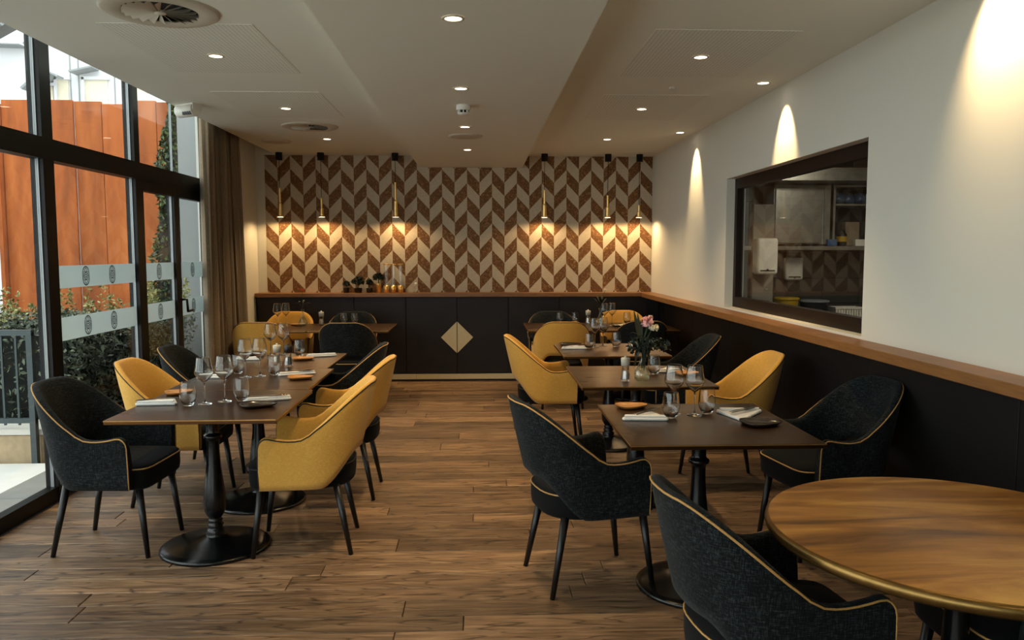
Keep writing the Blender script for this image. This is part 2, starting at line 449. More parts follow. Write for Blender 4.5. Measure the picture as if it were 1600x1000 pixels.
# ---- walls
wb = MB().box(XG-0.1, XR+0.1, YB, YB+0.15, 0, 3.1).build('wall_back', M['paint'], kind='structure', label='pale plaster wall behind the chevron wallpaper', cat='wall')
MB().box(-2.475, XR-0.004, YB-0.004, YB-0.0005, LEDGE-0.02, CEIL-0.002).build('wallpaper', M['paper'], wb, label='brown and beige chevron wallpaper')
KY0, KY1, KZ0, KZ1 = 4.19, 6.60, 1.05, 2.11
wr = MB()
wr.box(XR, XR+0.16, YF, KY0, LEDGE-0.05, 3.1).box(XR, XR+0.16, KY1, YB, LEDGE-0.05, 3.1).box(XR, XR+0.16, KY0, KY1, LEDGE-0.05, KZ0).box(XR+0.1, XR+0.16, YF, YB, 0, LEDGE-0.05).box(XR, XR+0.16, KY0, KY1, KZ1, 3.1)
wr.build('wall_right', M['paint'], kind='structure', label='pale plaster wall around the kitchen window', cat='wall')
wf = MB().box(XG-0.1, XR+0.16, YF-0.15, YF, 2.6, 3.1).build('wall_front', M['paint'], kind='structure', label='unseen wall behind the viewer, half glazed to add daylight', cat='wall')
for i in range(5):  # unseen posts and panes, invented to let daylight in from behind the camera
    a = XG + i*1.13
    MB().box(a-0.04, a+0.04, YF-0.1, YF-0.02, 0, 2.6).build('post', M['black_metal'], wf)
    if i < 2: MB().box(a+0.04, a+1.09, YF-0.07, YF-0.062, 0.05, 2.6).build('glass_pane', M['win_glass'], wf)
MB().box(XG+2.26+0.04, XR+0.1, YF-0.1, YF-0.02, 0, 2.6).build('solid_bay', M['paint'], wf)  # closed half of the invented glazing, holds back the rear daylight
MB().box(XG, XR+0.1, YF-0.1, YF-0.02, 0, 0.08).build('sill_rail', M['black_metal'], wf)
MB().box(XG, 12, -14, YF-0.11, -0.3, -0.03).build('ground_rear', M['terrace'], kind='structure', label='paved forecourt behind the viewer', cat='ground')
# left end of the glazing: short wall behind the curtain
MB().box(XG-0.1, XG+0.0, 7.785, YB, 0, 3.1).build('wall_left', M['paint'], kind='structure', label='plaster wall behind the curtain', cat='wall')

# ---- ceiling
ce = MB()
ce.box(XCE, XR, YF, YB, CEIL, CEIL+0.5)
ce.box(XG-0.1, XCE, YF, YB, 3.06, 3.13)
ceil = ce.build('ceiling', M['ceil'], kind='structure', label='off-white plaster ceiling with a recess along the windows', cat='ceiling')
MB().box(-0.69, 0.515, YF, YB-0.005, SOF, CEIL+0.01).build('trim_4', M['ceil'], kind='structure', label='dropped plaster bulkhead along the middle of the ceiling', cat='ceiling')
for cx in (-1.5, 1.28):
    for cy in (3.0, 4.66, 6.33):
        MB().box(cx-0.38, cx+0.38, cy-0.55, cy+0.53, CEIL-0.0025, CEIL+0.01).build('perforated_panel', M['perf'], ceil, label='finely perforated acoustic panel')

# ---- back wainscot, ledge and brass kick
tb = MB().box(-2.56, XR+0.07, 9.30, YB-0.002, 0.10, LEDGE-0.045).build('trim_1', M['panel'], kind='structure', label='dark leather-clad low wall under the back ledge', cat='panelling')
xs = [-2.55, -2.045, -1.447, -0.849, -0.256, 0.344, 0.942, 1.54, XR+0.06]
for i in range(len(xs)-1):
    p = bevel(MB().box(xs[i]+0.0025, xs[i+1]-0.0025, 9.278, 9.299, 0.095, LEDGE-0.048).build('panel', M['panel'], tb), 0.003)
    if i in (3, 4):
        sgn = -1 if i == 3 else 1
        c = -0.256 + sgn*0.004
        h = 0.183
        m = MB(); vs = [(c, 9.262, 0.516+h), (c, 9.262, 0.516-h), (c+sgn*h, 9.262, 0.516)]; vs += [(a, 9.277, z) for a, _, z in vs]
        m.add(vs, [(0, 1, 2), (5, 4, 3), (0, 3, 4, 1), (1, 4, 5, 2), (2, 5, 3, 0)])
        m.build('door_pull', M['brass_soft'], p, label='triangular brass half of a diamond')
for a, b in ((-2.55, -0.735), (-0.732, 0.9), (0.903, XR+0.06)):
    MB().box(a, b, 9.27, 9.285, 0.025, 0.085).build('kick_strip', M['brass_soft'], tb, label='brushed brass kick strip')
MB().box(-2.55, XR+0.07, 9.30, YB-0.002, 0.0, 0.1).build('plinth', M['black_wood'], tb)
lb = bevel(MB().box(-2.57, XR-0.002, 9.235, YB-0.001, LEDGE-0.045, LEDGE).build('trim_2', M['ledge'], kind='structure', label='oak ledge along the back wall', cat='ledge'), 0.003)
tr_ = MB().box(2.135, XR+0.099, YF, 9.27, 0, LEDGE-0.05).build('trim_3', M['panel_r'], kind='structure', label='dark panelling under the right-hand ledge', cat='panelling')
yy = -0.6
while yy < 9.2:
    bevel(MB().box(2.12, 2.134, yy+0.002, min(yy+1.2, 9.26)-0.002, 0.08, LEDGE-0.05).build('panel', M['panel_r'], tr_), 0.003)
    yy += 1.2
bevel(MB().box(1.90, XR-0.0005, YF, 9.232, LEDGE-0.05, LEDGE).build('trim_5', M['ledge'], kind='structure', label='long oak ledge along the right wall below the kitchen window', cat='ledge'), 0.003)

# ---- kitchen window in the right wall
kw = empty('window_9', (XR, (KY0+KY1)/2, KZ0), kind='structure', label='dark-framed window looking into the kitchen', cat='window')
def kbox(name, x0, x1, y0, y1, z0, z1, mat, **kw_):
    o = MB().box(x0-XR, x1-XR, y0-(KY0+KY1)/2, y1-(KY0+KY1)/2, z0-KZ0, z1-KZ0).build(name, mat, kw, **kw_); return o
kbox('frame', XR+0.07, XR+0.13, KY0, KY1, KZ1-0.085, KZ1-0.001, M['dark_frame'])
kbox('frame', XR+0.07, XR+0.13, KY0, KY1, KZ0+0.001, KZ0+0.085, M['dark_frame'])
kbox('frame', XR+0.07, XR+0.13, KY1-0.06, KY1-0.001, KZ0+0.085, KZ1-0.085, M['dark_frame'])
kbox('frame', XR+0.07, XR+0.13, KY0+0.001, KY0+0.06, KZ0+0.085, KZ1-0.085, M['dark_frame'])
kbox('glass_pane', XR+0.095, XR+0.1, KY0+0.06, KY1-0.06, KZ0+0.085, KZ1-0.085, M['win_glass'])

# ---- glazed left wall
H_TR0, H_TR1 = 2.05, 2.175
def emblem_mesh():
    m = MB()
    hw, hh = 0.046, 0.064
    def ring(cx, cz, r0, r1, n=20, rx=1.0):
        vs = []; fs = []
        for i in range(n):
            a = 2*PI*i/n
            vs += [(0, cx+r0*math.cos(a)*rx, cz+r0*math.sin(a)), (0, cx+r1*math.cos(a)*rx, cz+r1*math.sin(a))]
        for i in range(n):
            j = (i+1) % n; fs.append((2*i, 2*j, 2*j+1, 2*i+1))
        m.add(vs, fs)
    # stadium outline
    def stad(k, n=10):
        pts = []; rr = hw*k; st = hh-hw
        for i in range(n+1): a = PI*i/n; pts.append((rr*math.cos(a), st+rr*math.sin(a)))
        for i in range(n+1): a = PI+PI*i/n; pts.append((rr*math.cos(a), -st+rr*math.sin(a)))
        return pts
    a, b = stad(1.0), stad(0.82); n = len(a)
    vs = [(0, p[0], p[1]) for p in a] + [(0, p[0], p[1]) for p in b]
    m.add(vs, [(i, (i+1) % n, n+(i+1) % n, n+i) for i in range(n)])
    ring(0, 0, 0.007, 0.014); ring(0, 0, 0.020, 0.026)
    for s in (-1, 1):
        ring(0, s*0.037, 0.010, 0.0155); ring(s*0.024, s*0.02, 0.006, 0.0105); ring(-s*0.024, s*0.02, 0.006, 0.0105); ring(0.034*s, 0, 0.004, 0.008)
        for t in (-1, 1):
            m.add([(0, t*0.004, s*0.022), (0, t*0.007, s*0.022), (0, t*0.034, s*0.05), (0, t*0.031, s*0.05)], [(0, 1, 2, 3)])
    return m.mesh('emblem', M['black_metal'])
EMB = emblem_mesh()

def bay(idx, y0, y1, ztop, door=False, bands=True, emblems=2, label=''):
    """one glazed bay between two posts: sill rail, glass, frosted bands"""
    nm = ('door_%d' if door else 'window_%d') % idx
    root = empty(nm, (XG, (y0+y1)/2, 0), kind='structure', label=label, cat='door' if door else 'window')
    yc = (y0+y1)/2
    def part(name, x0, x1, a, b, z0, z1, mat, par=root): return MB().box(x0-XG, x1-XG, a-yc, b-yc, z0, z1).build(name, mat, par)
    fx0, fx1 = XG-0.03, XG+0.03
    zb = 0.09
    part('bottom_rail', fx0, fx1, y0, y1, 0.0, zb, M['black_metal'])
    top = H_TR0
    if door:
        part('stile', fx0, fx1, y0, y0+0.055, zb, 1.97, M['black_metal']); part('stile', fx0, fx1, y1-0.055, y1, zb, 1.97, M['black_metal'])
        part('top_rail', fx0, fx1, y0, y1, 1.97, H_TR0, M['black_metal'])
        g0, g1, top = y0+0.055, y1-0.055, 1.97
    else: g0, g1 = y0, y1
    part('glazing_bead', XG-0.008, XG+0.010, g1-0.008, g1-0.0005, zb, top, M['alu'])
    pane = part('glass_pane', XG-0.004, XG+0.004, g0, g1-0.008, zb, top, M['win_glass'])
    part('glass_pane', XG-0.004, XG+0.004, y0, y1-0.008, H_TR1, ztop, M['win_glass'])
    part('glazing_bead', XG-0.008, XG+0.010, y1-0.008, y1-0.0005, H_TR1, ztop, M['alu'])
    if bands:
        for z0, z1 in ((1.28, 1.42), (0.955, 1.10)):
            MB().box(0.0045, 0.006, g0-yc, g1-0.013-yc, z0, z1).build('frosted_band', M['frost'], root)
            for e in range(emblems):
                t = (e+1)/(emblems+1) if emblems > 1 else 0.5
                if emblems == 2: t = 0.34 + 0.33*e
                obj('emblem', EMB, root, loc=(0.0068, g0+(g1-g0)*t-yc, (z0+z1)/2), label='dark ornamental emblem on the frosted strip')
    return root, yc

def post(idx, y0, y1):
    MB().box(XG-0.04, XG+0.035, y0, y1, 0, 3.06).build('trim_%d' % idx, M['black_metal'], kind='structure', label='black steel post of the glazed wall at %s' % {6: 'the window nearest the railing', 7: 'the double door, hedge side', 8: 'the curtain'}.get(idx, 'the windows beside the viewer, number %d' % (idx-8)), cat='post')
post(6, 4.83, 4.95); post(7, 6.09, 6.18); post(8, 7.68, 7.78)
for i, yy in enumerate((3.58, 2.30, 1.02, -0.26, -1.54)): post(9+i, yy, yy+0.12)
MB().box(XG-0.045, XG+0.04, YF, 7.78, H_TR0, H_TR1).build('trim_20', M['black_metal'], kind='structure', label='black steel transom across the glazed wall', cat='transom')
bay(1, 4.95, 6.09, 3.06, False, True, 2, 'fixed window with two frosted strips in front of the hedge')
d1, yc1 = bay(1, 6.18, 6.90, 3.06, True, True, 1, 'glazed door leaf in front of the cypress')
d2, yc2 = bay(2, 6.902, 7.68, 3.06, True, True, 1, 'glazed door leaf beside the curtain')
hm = MB().tube([(0.03, 6.94-yc2, 1.10), (0.075, 6.94-yc2, 1.10), (0.08, 6.94-yc2, 1.02), (0.08, 6.94-yc2, 1.0), (0.08, 7.07-yc2, 1.0)], 0.011, 8)
hm.build('handle', M['black_metal'], d2, label='black lever handle')
prev = 4.83
for i, yy in enumerate((3.58, 2.30, 1.02, -0.26, -1.54)):
    bay(2+i, yy+0.12, prev, 3.06, False, False, 0, ['clear window overlooking the railing and terrace', 'clear window beside the viewer, first out of view', 'clear window beside the viewer, second out of view', 'clear window beside the viewer, third out of view', 'clear window beside the viewer, fourth out of view'][i])
    prev = yy
bay(7, YF, -1.54, 3.06, False, False, 0, 'clear window in the corner behind the viewer')

# ================================================================== OUTSIDE
MB().box(-40, XG-0.05, -12, 60, -0.30, -0.12).build('ground', M['asphalt'], kind='structure', label='pale paving beyond the terrace', cat='ground')
MB().box(-4.6, XG-0.04, -6, 9.9, -0.14, -0.035).build('terrace', M['soil'], kind='structure', label='bed under the terrace slabs', cat='terrace')
tf = MB().box(-7.5, XG-0.42, -6, 5.81, -0.14, -0.025).build('terrace_floor', M['grout'], kind='structure', label='terrace paved with large pale slabs', cat='terrace')
yy = -5.96
while yy < 5.7:
    for xx in (-3.9, -4.8, -5.7, -6.6, -7.5):
        bevel(MB().box(xx+0.003, xx+0.897 if xx < -3.95 else XG-0.423, yy+0.003, min(yy+0.9, 5.81)-0.003, -0.024, -0.004).build('slab', M['terrace'], tf), 0.002, 1)
    yy += 0.9
th = MB().box(XG-0.42, XG-0.045, -6, 7.6, -0.14, -0.02).build('threshold', M['grout'], kind='structure', label='grey tiled strip outside the windows', cat='threshold')
yy = -5.9
while yy < 7.5:
    MB().box(XG-0.417, XG-0.048, yy+0.003, min(yy+0.6, 7.6)-0.003, -0.019, -0.003).build('tile', M['threshold'], th); yy += 0.6
lw = bevel(MB().box(-8.5, -3.16, 5.82, 6.14, -0.1, 0.185).build('garden_wall', M['limestone'], label='low rough limestone wall under the terrace railing', cat='wall'), 0.02)
bevel(MB().box(-8.5, -3.14, 5.805, 6.16, 0.185, 0.23).build('coping', M['coping'], lw), 0.008)
rl = empty('railing', (-3.19, 5.765, 0), label='dark metal railing with upright bars before the hedge', cat='railing')
MB().box(-4.5, 0.02, -0.02, 0.02, 0.915, 0.955).build('top_rail', M['rail'], rl)
MB().box(-4.5, 0.02, -0.015, 0.015, 0.285, 0.32).build('bottom_rail', M['rail'], rl)
for i in range(4):
    MB().box(-i*1.5-0.02, -i*1.5+0.02, -0.021, 0.021, -0.02, 0.93).build('post', M['rail'], rl)
bar = MB().box(-0.007, 0.007, -0.007, 0.007, 0.27, 0.91).mesh('bar', M['rail'])
for i in range(1, 44):
    if i % 15: obj('bar', bar, rl, loc=(-i*0.1, 0, 0))

def leaves(name, mat, n, fn, size, parent=None, seed=1, kind='stuff', **kw):
    r = random.Random(seed); m = MB()
    for _ in range(n):
        p = Vector(fn(r)); s = size*r.uniform(0.6, 1.3)
        a = Vector((r.gauss(0, 1), r.gauss(0, 1), r.gauss(0, 1))).normalized(); b = a.orthogonal().normalized()
        b = (Matrix.Rotation(r.uniform(0, 6.28), 3, a) @ b)
        c = a.cross(b)
        m.add([p - b*s, p + c*s*0.45 + a*s*0.12, p + b*s, p - c*s*0.45 + a*s*0.12], [(0, 1, 2, 3)])
    return m.build(name, mat, parent, kind=kind, **kw)

def hedge(label, x0, x1, y0, y1, h, n, seed, ntop=500):
    root = empty('hedge', ((x0+x1)/2, (y0+y1)/2, -0.12), label=label, cat='hedge')
    cx, cy = (x0+x1)/2, (y0+y1)/2; wx, wy = (x1-x0)/2, (y1-y0)/2
    MB().box(-wx+0.12, wx-0.12, -wy+0.12, wy-0.12, 0, h).build('light_block_core', M['hedge_core'], root)  # dark box added inside the leaves to block light
    def f(r):
        k = r.random()
        u, v, z = r.uniform(-wx, wx), r.uniform(-wy, wy), r.uniform(0, h+0.1)
        d = r.uniform(0, 0.16)
        if k < 0.45: v = -wy + d
        elif k < 0.65: u = wx - d
        elif k < 0.8: u = -wx + d
        else: z = h + 0.1 - d
        return (u + 0.03*math.sin(z*9), v + 0.04*math.sin(u*7+z*5), z)
    leaves('foliage', M['hedge'], n, f, 0.026, root, seed)
    tw = [(random.uniform(-wx, wx), random.uniform(-wy, wy), random.uniform(0.12, 0.42)) for _ in range(int(14*wx)+6)]
    def g(r):
        u, v, t = r.choice(tw); q = r.random()
        return (u + r.gauss(0, 0.05)*(1.1-q), v + r.gauss(0, 0.05)*(1.1-q), h + 0.05 + q*t)
    leaves('young_shoots', M['hedge_top'], ntop, g, 0.022, root, seed+5)
    return root
hedge('clipped dark hedge behind the railing', -8.0, -3.15, 6.3, 7.0, 0.97, 9000, 11, 900)
hedge('clipped dark hedge outside the window with frosted strips', -5.4, -3.1, 7.12, 7.95, 0.98, 9000, 12, 900)
hedge('low yellowish hedge seen through the glazed door', -4.4, -3.1, 8.1, 8.8, 0.9, 5000, 13, 1500)

cf = empty('corten_fence', (-5.3, 11.0, -0.12), label='tall rusty weathering-steel panel fence beyond the hedge', cat='fence')
rf = random.Random(5)
for i, xa in enumerate([-6.3, -5.85, -5.38, -5.02, -4.56, -4.3, -3.9, -3.45]):
    xb = [-6.3, -5.85, -5.38, -5.02, -4.56, -4.3, -3.9, -3.45, -3.0][i+1]
    dy = rf.choice([0, 0.03, -0.02, 0.015])
    bevel(MB().box(xa+5.3+0.004, xb+5.3-0.004, dy, dy+0.05, 0, 3.62+rf.uniform(-0.03, 0.03)).build('panel', M['corten'], cf), 0.004, 1)
MB().box(-1.06, -1.01, -0.1, 0.06, 0, 3.58).build('end_post', M['corten'], cf)

cy = empty('cypress', (-3.63, 9.98, -0.12), label='narrow dark green conifer outside the glazed door', cat='tree')
def cyf(r):
    z = r.uniform(0.0, 3.75); k = (1-(z/3.8))**0.55; a = r.uniform(0, 6.28)
    rad = (0.46*k + 0.05*math.sin(z*5+a*2))*r.uniform(0.75, 1.0)
    return (rad*math.cos(a), rad*math.sin(a), z)
leaves('foliage', M['cypress'], 9000, cyf, 0.035, cy, 21)
MB().lathe([(0.3, 0.0), (0.33, 0.8), (0.27, 1.8), (0.15, 2.9), (0.02, 3.6)], 14).build('light_block_core', M['hedge_core'], cy)  # dark cone added within the foliage to stop light passing through
gw_ = bevel(MB().box(-3.39, XG-0.12, 9.25, 9.5, -0.12, 4.6).build('grey_wall', M['facade_grey'], label='plain grey rendered wall beside the conifer', cat='wall'), 0.01)

wbld = empty('white_building', (-14, 26, -0.12), label='white apartment building with stepped gables above the rusty fence', cat='building')
MB().box(-14, 8, 0, 6, 0, 16).build('facade', M['facade'], wbld)
def bslant(x0, z0, x1, z1, t=0.16):
    dx, dz = x1-x0, z1-z0; L = math.hypot(dx, dz); nx, nz = -dz/L*t, dx/L*t
    vs = [(x0, -0.5, z0), (x1, -0.5, z1), (x1+nx, -0.5, z1+nz), (x0+nx, -0.5, z0+nz)]; vs += [(a, 0.0, c) for a, _, c in vs]
    MB().add(vs, [(0, 1, 2, 3), (7, 6, 5, 4), (0, 4, 5, 1), (1, 5, 6, 2), (2, 6, 7, 3), (3, 7, 4, 0)]).build('ledge', M['facade_grey'], wbld)
for x0, z0, x1, z1, t_ in [(0.02, 6.62, 0.36, 6.92, 0.07), (0.36, 6.95, 0.5, 6.86, 0.05), (0.55, 6.72, 0.88, 7.12, 0.07), (0.88, 7.1, 1.1, 7.0, 0.05), (0.15, 7.95, 0.5, 8.15, 0.07), (0.62, 8.3, 0.95, 8.48, 0.07), (1.45, 7.15, 2.15, 7.3, 0.05), (-2.2, 8.0, 0.0, 7.95, 0.03)]: bslant(x0, z0, x1, z1, t_)
for xx in (0.5, 1.25, 1.5, 2.6): MB().box(xx, xx+0.03, -0.02, 0.0, 6.0, 11.0).build('facade_joint', M['facade_grey'], wbld)
for x0, x1, z0, z1 in [(0.4, 0.72, 6.0, 6.8), (0.88, 1.2, 6.0, 7.0), (1.72, 2.4, 6.0, 7.0), (3.0, 3.6, 6.0, 6.95), (-0.3, 0.0, 9.0, 9.6)]:
    wn = MB().box(x0, x1, -0.03, 0.0, z0, z1).build('window', M['facade_win'], wbld)
    MB().box(x0-0.08, x0, -0.12, 0, z0, z1+0.08).box(x0-0.08, x1+0.08, -0.12, 0, z1, z1+0.1).build('window_frame', M['facade'], wn)
ov = empty('roof_overhang', (-5.6, 7.6, 0), label='grey slatted canopy roof above the terrace', cat='canopy')
_P = [(-3.92, 7.25), (-6.4, 9.65), (-8.6, 7.4), (-6.0, 4.9)]
MB().prism([(x+5.6, yv-7.6) for x, yv in _P][::-1], 3.46, 3.6).build('roof_slab', M['facade_grey'], ov)
for i in range(9):
    t_ = (i+0.5)/9; q = lambda a, b: (a[0]+(b[0]-a[0])*t_+5.6, a[1]+(b[1]-a[1])*t_-7.6)
    p0, p1 = q(_P[0], _P[3]), q(_P[1], _P[2])
    MB().tube([(p0[0], p0[1], 3.44), (p1[0], p1[1], 3.44)], 0.02, 4, smooth=False).build('slat', M['facade_grey'], ov)
for px, py in ((-6.3, 5.3), (-8.3, 7.4)): MB().box(px+5.54, px+5.66, py-7.66, py-7.54, -0.12, 3.46).build('post', M['facade_grey'], ov)

# ================================================================== KITCHEN behind the window
KB = 9.3
MB().box(XR+0.16, 5.3, 2.5, KB+0.1, -0.05, 0).build('floor_kitchen', M['kfloor'], kind='structure', label='dark kitchen floor', cat='floor')
MB().box(XR+0.16, 5.3, 2.5, KB+0.1, 2.75, 2.85).build('ceiling_kitchen', M['kwall'], kind='structure', label='kitchen ceiling', cat='ceiling')
kb = MB().box(XR+0.16, 5.3, KB+0.02, KB+0.15, 0, 2.75).build('wall_kitchen_back', M['grout'], kind='structure', label='tiled back wall of the kitchen', cat='wall')
MB().box(5.3, 5.4, 2.5, KB+0.1, 0, 2.75).build('wall_kitchen_side', M['kwall'], kind='structure', label='side wall of the kitchen', cat='wall')
MB().box(XR+0.16, 5.3, 2.4, 2.5, 0, 2.75).build('wall_kitchen_front', M['kwall'], kind='structure', label='near wall of the kitchen', cat='wall')
tm = MB().cbox(-0.224, 0.224, -0.148, 0.148, 0, 0.018, 0.003).mesh('tile', M['tile'])
for i in range(7):
    for j in range(9):
        o = obj('tile', tm, kb, loc=(2.5+i*0.45, KB+0.02, 0.15+j*0.3)); o.rotation_euler = (R(90), 0, 0)
# steel units
sc = empty('steel_cabinet', (3.62, KB-0.4, 1.6), label='stainless steel wall cabinet with sliding door in the kitchen', cat='cabinet')
MB().box(-0.29, 0.36, 0.03, 0.38, 0.0, 0.66).build('body', M['steel'], sc)
bevel(MB().box(-0.28, 0.26, 0.0, 0.028, 0.01, 0.63).build('sliding_door', M['steel'], sc), 0.004)
MB().box(0.28, 0.34, 0.0, 0.03, 0.0, 0.63).build('side_stile', M['steel'], sc)
bevel(MB().box(2.9, 5.2, KB-0.45, KB+0.0, 1.53, 1.575).build('wall_shelf', M['steel'], label='long stainless steel shelf on the kitchen wall', cat='shelf'), 0.004)
os_ = empty('open_shelf_unit', (4.43, KB-0.4, 1.6), label='open stainless shelving beside the steel cabinet', cat='shelf')
MB().box(-0.4, 0.6, 0.0, 0.38, 0.43, 0.45).build('shelf_board', M['steel'], os_)
MB().box(-0.42, 0.6, 0.36, 0.38, 0.0, 0.66).build('back_panel', M['black_plastic'], os_)
MB().box(-0.42, 0.6, 0.0, 0.38, 0.64, 0.66).build('top_board', M['steel'], os_)
MB().box(-0.43, -0.405, 0.0, 0.38, 0.0, 0.66).build('upright', M['steel'], os_)
bevel(MB().box(3.0, 5.2, KB-0.75, KB, 2.275, 2.42).build('extractor_hood', M['steel'], label='stainless steel extractor hood at the top of the kitchen', cat='hood'), 0.006)
bevel(MB().box(4.12, 4.9, KB-0.6, KB-0.05, 2.425, 2.74).build('black_duct_box', M['black_plastic'], label='black box on top of the extractor hood', cat='box'), 0.01)
fm = MB()
r_ = random.Random(9)
for i in range(5):
    fm.lathe([(0.01, 0), (0.07, 0.01), (0.09+0.02*r_.random(), 0.06), (0.06, 0.12), (0.0, 0.14)], 10, (i*0.13, r_.uniform(-.03, .03), 0))
fm.build('film_bundle', M['blue_film'], label='crumpled blue plastic film on the upper steel shelf', cat='film', loc=(4.12, KB-0.22, 2.052))
bevel(MB().box(0, 0.17, 0, 0.1, 0, 0.28).build('paper_bag', M['card'], label='upright brown paper bag on the kitchen shelf', cat='bag', loc=(4.24, KB-0.2, 1.576)), 0.01)
jr = empty('storage_jar', (4.14, KB-0.33, 1.576), label='dark jar with a yellow label on the kitchen shelf', cat='jar')
MB().lathe([(0.0, 0), (0.05, 0.0), (0.055, 0.02), (0.055, 0.13), (0.035, 0.16), (0.035, 0.18), (0, 0.18)], 16).build('body', M['black_plastic'], jr)
MB().lathe([(0.0565, 0.05), (0.0565, 0.11)], 16).build('paper_label', M['yellow_plastic'], jr)
bevel(MB().box(0, 0.11, 0, 0.07, 0, 0.075).build('blue_carton', M['blue_card'], label='small blue carton at the shelf edge', cat='carton', loc=(3.93, KB-0.44, 1.576)), 0.004)
bevel(MB().box(0, 0.13, 0, 0.07, 0, 0.075).build('white_carton', M['white_plastic'], label='small white carton beside the jar', cat='carton', loc=(4.25, KB-0.44, 1.576)), 0.004)
def dispenser(loc, w, h, d, label):
    t = empty('towel_dispenser', loc, label=label, cat='dispenser')
    bevel(MB().box(-w/2, w/2, -d, 0, 0.0, h).build('body', M['white_plastic'], t), 0.03, 4)
    MB().box(-w*0.35, w*0.35, -d-0.002, -d+0.03, 0.03, 0.045).build('slot', M['black_plastic'], t)
    MB().lathe([(0.012, 0), (0.012, 0.006), (0, 0.006)], 12).build('lock', M['black_plastic'], t, loc=(0, -d, h*0.12)).rotation_euler = (R(90), 0, 0)
dispenser((3.7, KB-0.001, 1.18), 0.21, 0.27, 0.1, 'white paper towel dispenser on the kitchen tiles below the shelf')
dispenser((2.95, 8.3-0.1, 1.28), 0.22, 0.37, 0.16, 'large white hand-dryer housing behind the kitchen window edge')
MB().box(2.85, 3.07, 8.2, 8.26, 0.0, 2.0).build('wall_kitchen_pier', M['kwall'], kind='structure', label='narrow kitchen pier carrying the hand dryer', cat='wall')
cw = bevel(MB().box(2.9, 5.2, KB-0.7, KB, 0.74, 0.78).build('kitchen_worktop', M['steel'], label='stainless worktop along the kitchen wall', cat='worktop'), 0.004)
for i in range(3):
    cu = empty('base_unit', (3.27+i*0.76, KB-0.65, 0), label='steel base unit under the worktop, %s the window' % ['nearest', 'second from', 'farthest from'][i], cat='cabinet', group='kitchen base units')
    MB().box(-0.37, 0.37, 0.02, 0.62, 0, 0.735).build('body', M['steel'], cu)
    bevel(MB().box(-0.36, 0.36, 0, 0.02, 0.1, 0.72).build('door', M['steel'], cu), 0.004)
def bucket(loc, r, h, mat, label, lidm=None):
    t = empty('kitchen_bin', loc, label=label, cat='bin')
    MB().lathe([(0, 0), (r*0.82, 0), (r*0.97, h*0.9)], 24).build('body', mat, t)
    MB().lathe([(r*0.97, h*0.86), (r*1.04, h*0.87), (r*1.04, h*0.96), (r*0.9, h), (0, h)], 24).build('lid', lidm or mat, t)
bucket((3.47, KB-0.45, 0.781), 0.14, 0.22, M['yellow_plastic'], 'round yellow lidded tub on the kitchen worktop')
bucket((3.79, KB-0.45, 0.781), 0.16, 0.19, M['black_plastic'], 'black tub with a pale rim on the kitchen worktop', M['facade_grey'])
bk = empty('plastic_basket', (4.14, KB-0.5, 0.781), label='white slotted plastic basket on the kitchen worktop', cat='basket')
MB().box(-0.15, 0.15, -0.09, 0.09, 0, 0.006).build('bottom', M['white_plastic'], bk)
bm_ = MB()
for i in range(11):
    u = -0.15+0.03*i
    for s in (-1, 1): bm_.box(u-0.009, u+0.009, s*0.09-0.003, s*0.09+0.003, 0, 0.1)
for s in (-1, 1): bm_.box(s*0.15-0.003, s*0.15+0.003, -0.09, 0.09, 0, 0.1)
bm_.build('slotted_side', M['white_plastic'], bk)
MB().box(-0.17, 0.17, -0.105, -0.085, 0.095, 0.115).box(-0.17, 0.17, 0.085, 0.105, 0.095, 0.115).box(-0.17, -0.15, -0.1, 0.1, 0.095, 0.115).box(0.15, 0.17, -0.1, 0.1, 0.095, 0.115).build('rim', M['white_plastic'], bk)
kl = empty('kitchen_lamp', (3.9, 6.4, 2.74), label='fluorescent batten lamp on the kitchen ceiling', cat='lamp')
MB().box(-0.1, 0.1, -0.7, 0.7, -0.05, 0.009).build('housing', M['white_plastic'], kl)
MB().box(-0.07, 0.07, -0.65, 0.65, -0.06, -0.0505).build('diffuser', M['tube_face'], kl)
ld = bpy.data.lights.new('kitchen_light', 'AREA'); ld.shape = 'RECTANGLE'; ld.size = 0.2; ld.size_y = 1.3; ld.energy = 34; ld.color = (1, 0.9, 0.7)
lo = bpy.data.objects.new('kitchen_light', ld); COL.objects.link(lo); lo.parent = kl; lo.location = (0, 0, -0.07)

# ================================================================== CEILING FIXTURES
dl_ring = MB().lathe([(0.036, -0.0015), (0.037, -0.004), (0.047, -0.004), (0.049, 0.0)], 28).mesh('ring', M['diffuser'])
dl_face = MB().lathe([(0.0, -0.001), (0.0365, -0.001)], 28).mesh('lens', M['lamp_face'])
def downlight(x, y, z, label, power, angle=96, blend=0.8, group='recessed ceiling downlights', tilt=(0, 0, 0), soft=0.035):
    t = empty('downlight', (x, y, z), label=label, cat='downlight', group=group)
    obj('ring', dl_ring, t, loc=(0, 0, -0.001)); obj('lens', dl_face, t, loc=(0, 0, -0.001))
    if power: spot('downlight_beam', (0, 0, -0.008), power, angle, blend, t, rot=tilt, size=soft)
seq = ['nearest the viewer', 'second', 'third', 'farthest, near the wallpaper']
for i, yy in enumerate((3.49, 4.94, 6.42, 7.83)):
    downlight(-0.105, yy, SOF, 'downlight on the middle bulkhead, %s in its row' % ['largest and nearest', 'second from the viewer', 'third from the viewer, behind the smoke detector', 'farthest, near the wallpaper'][i], P_DOWN)
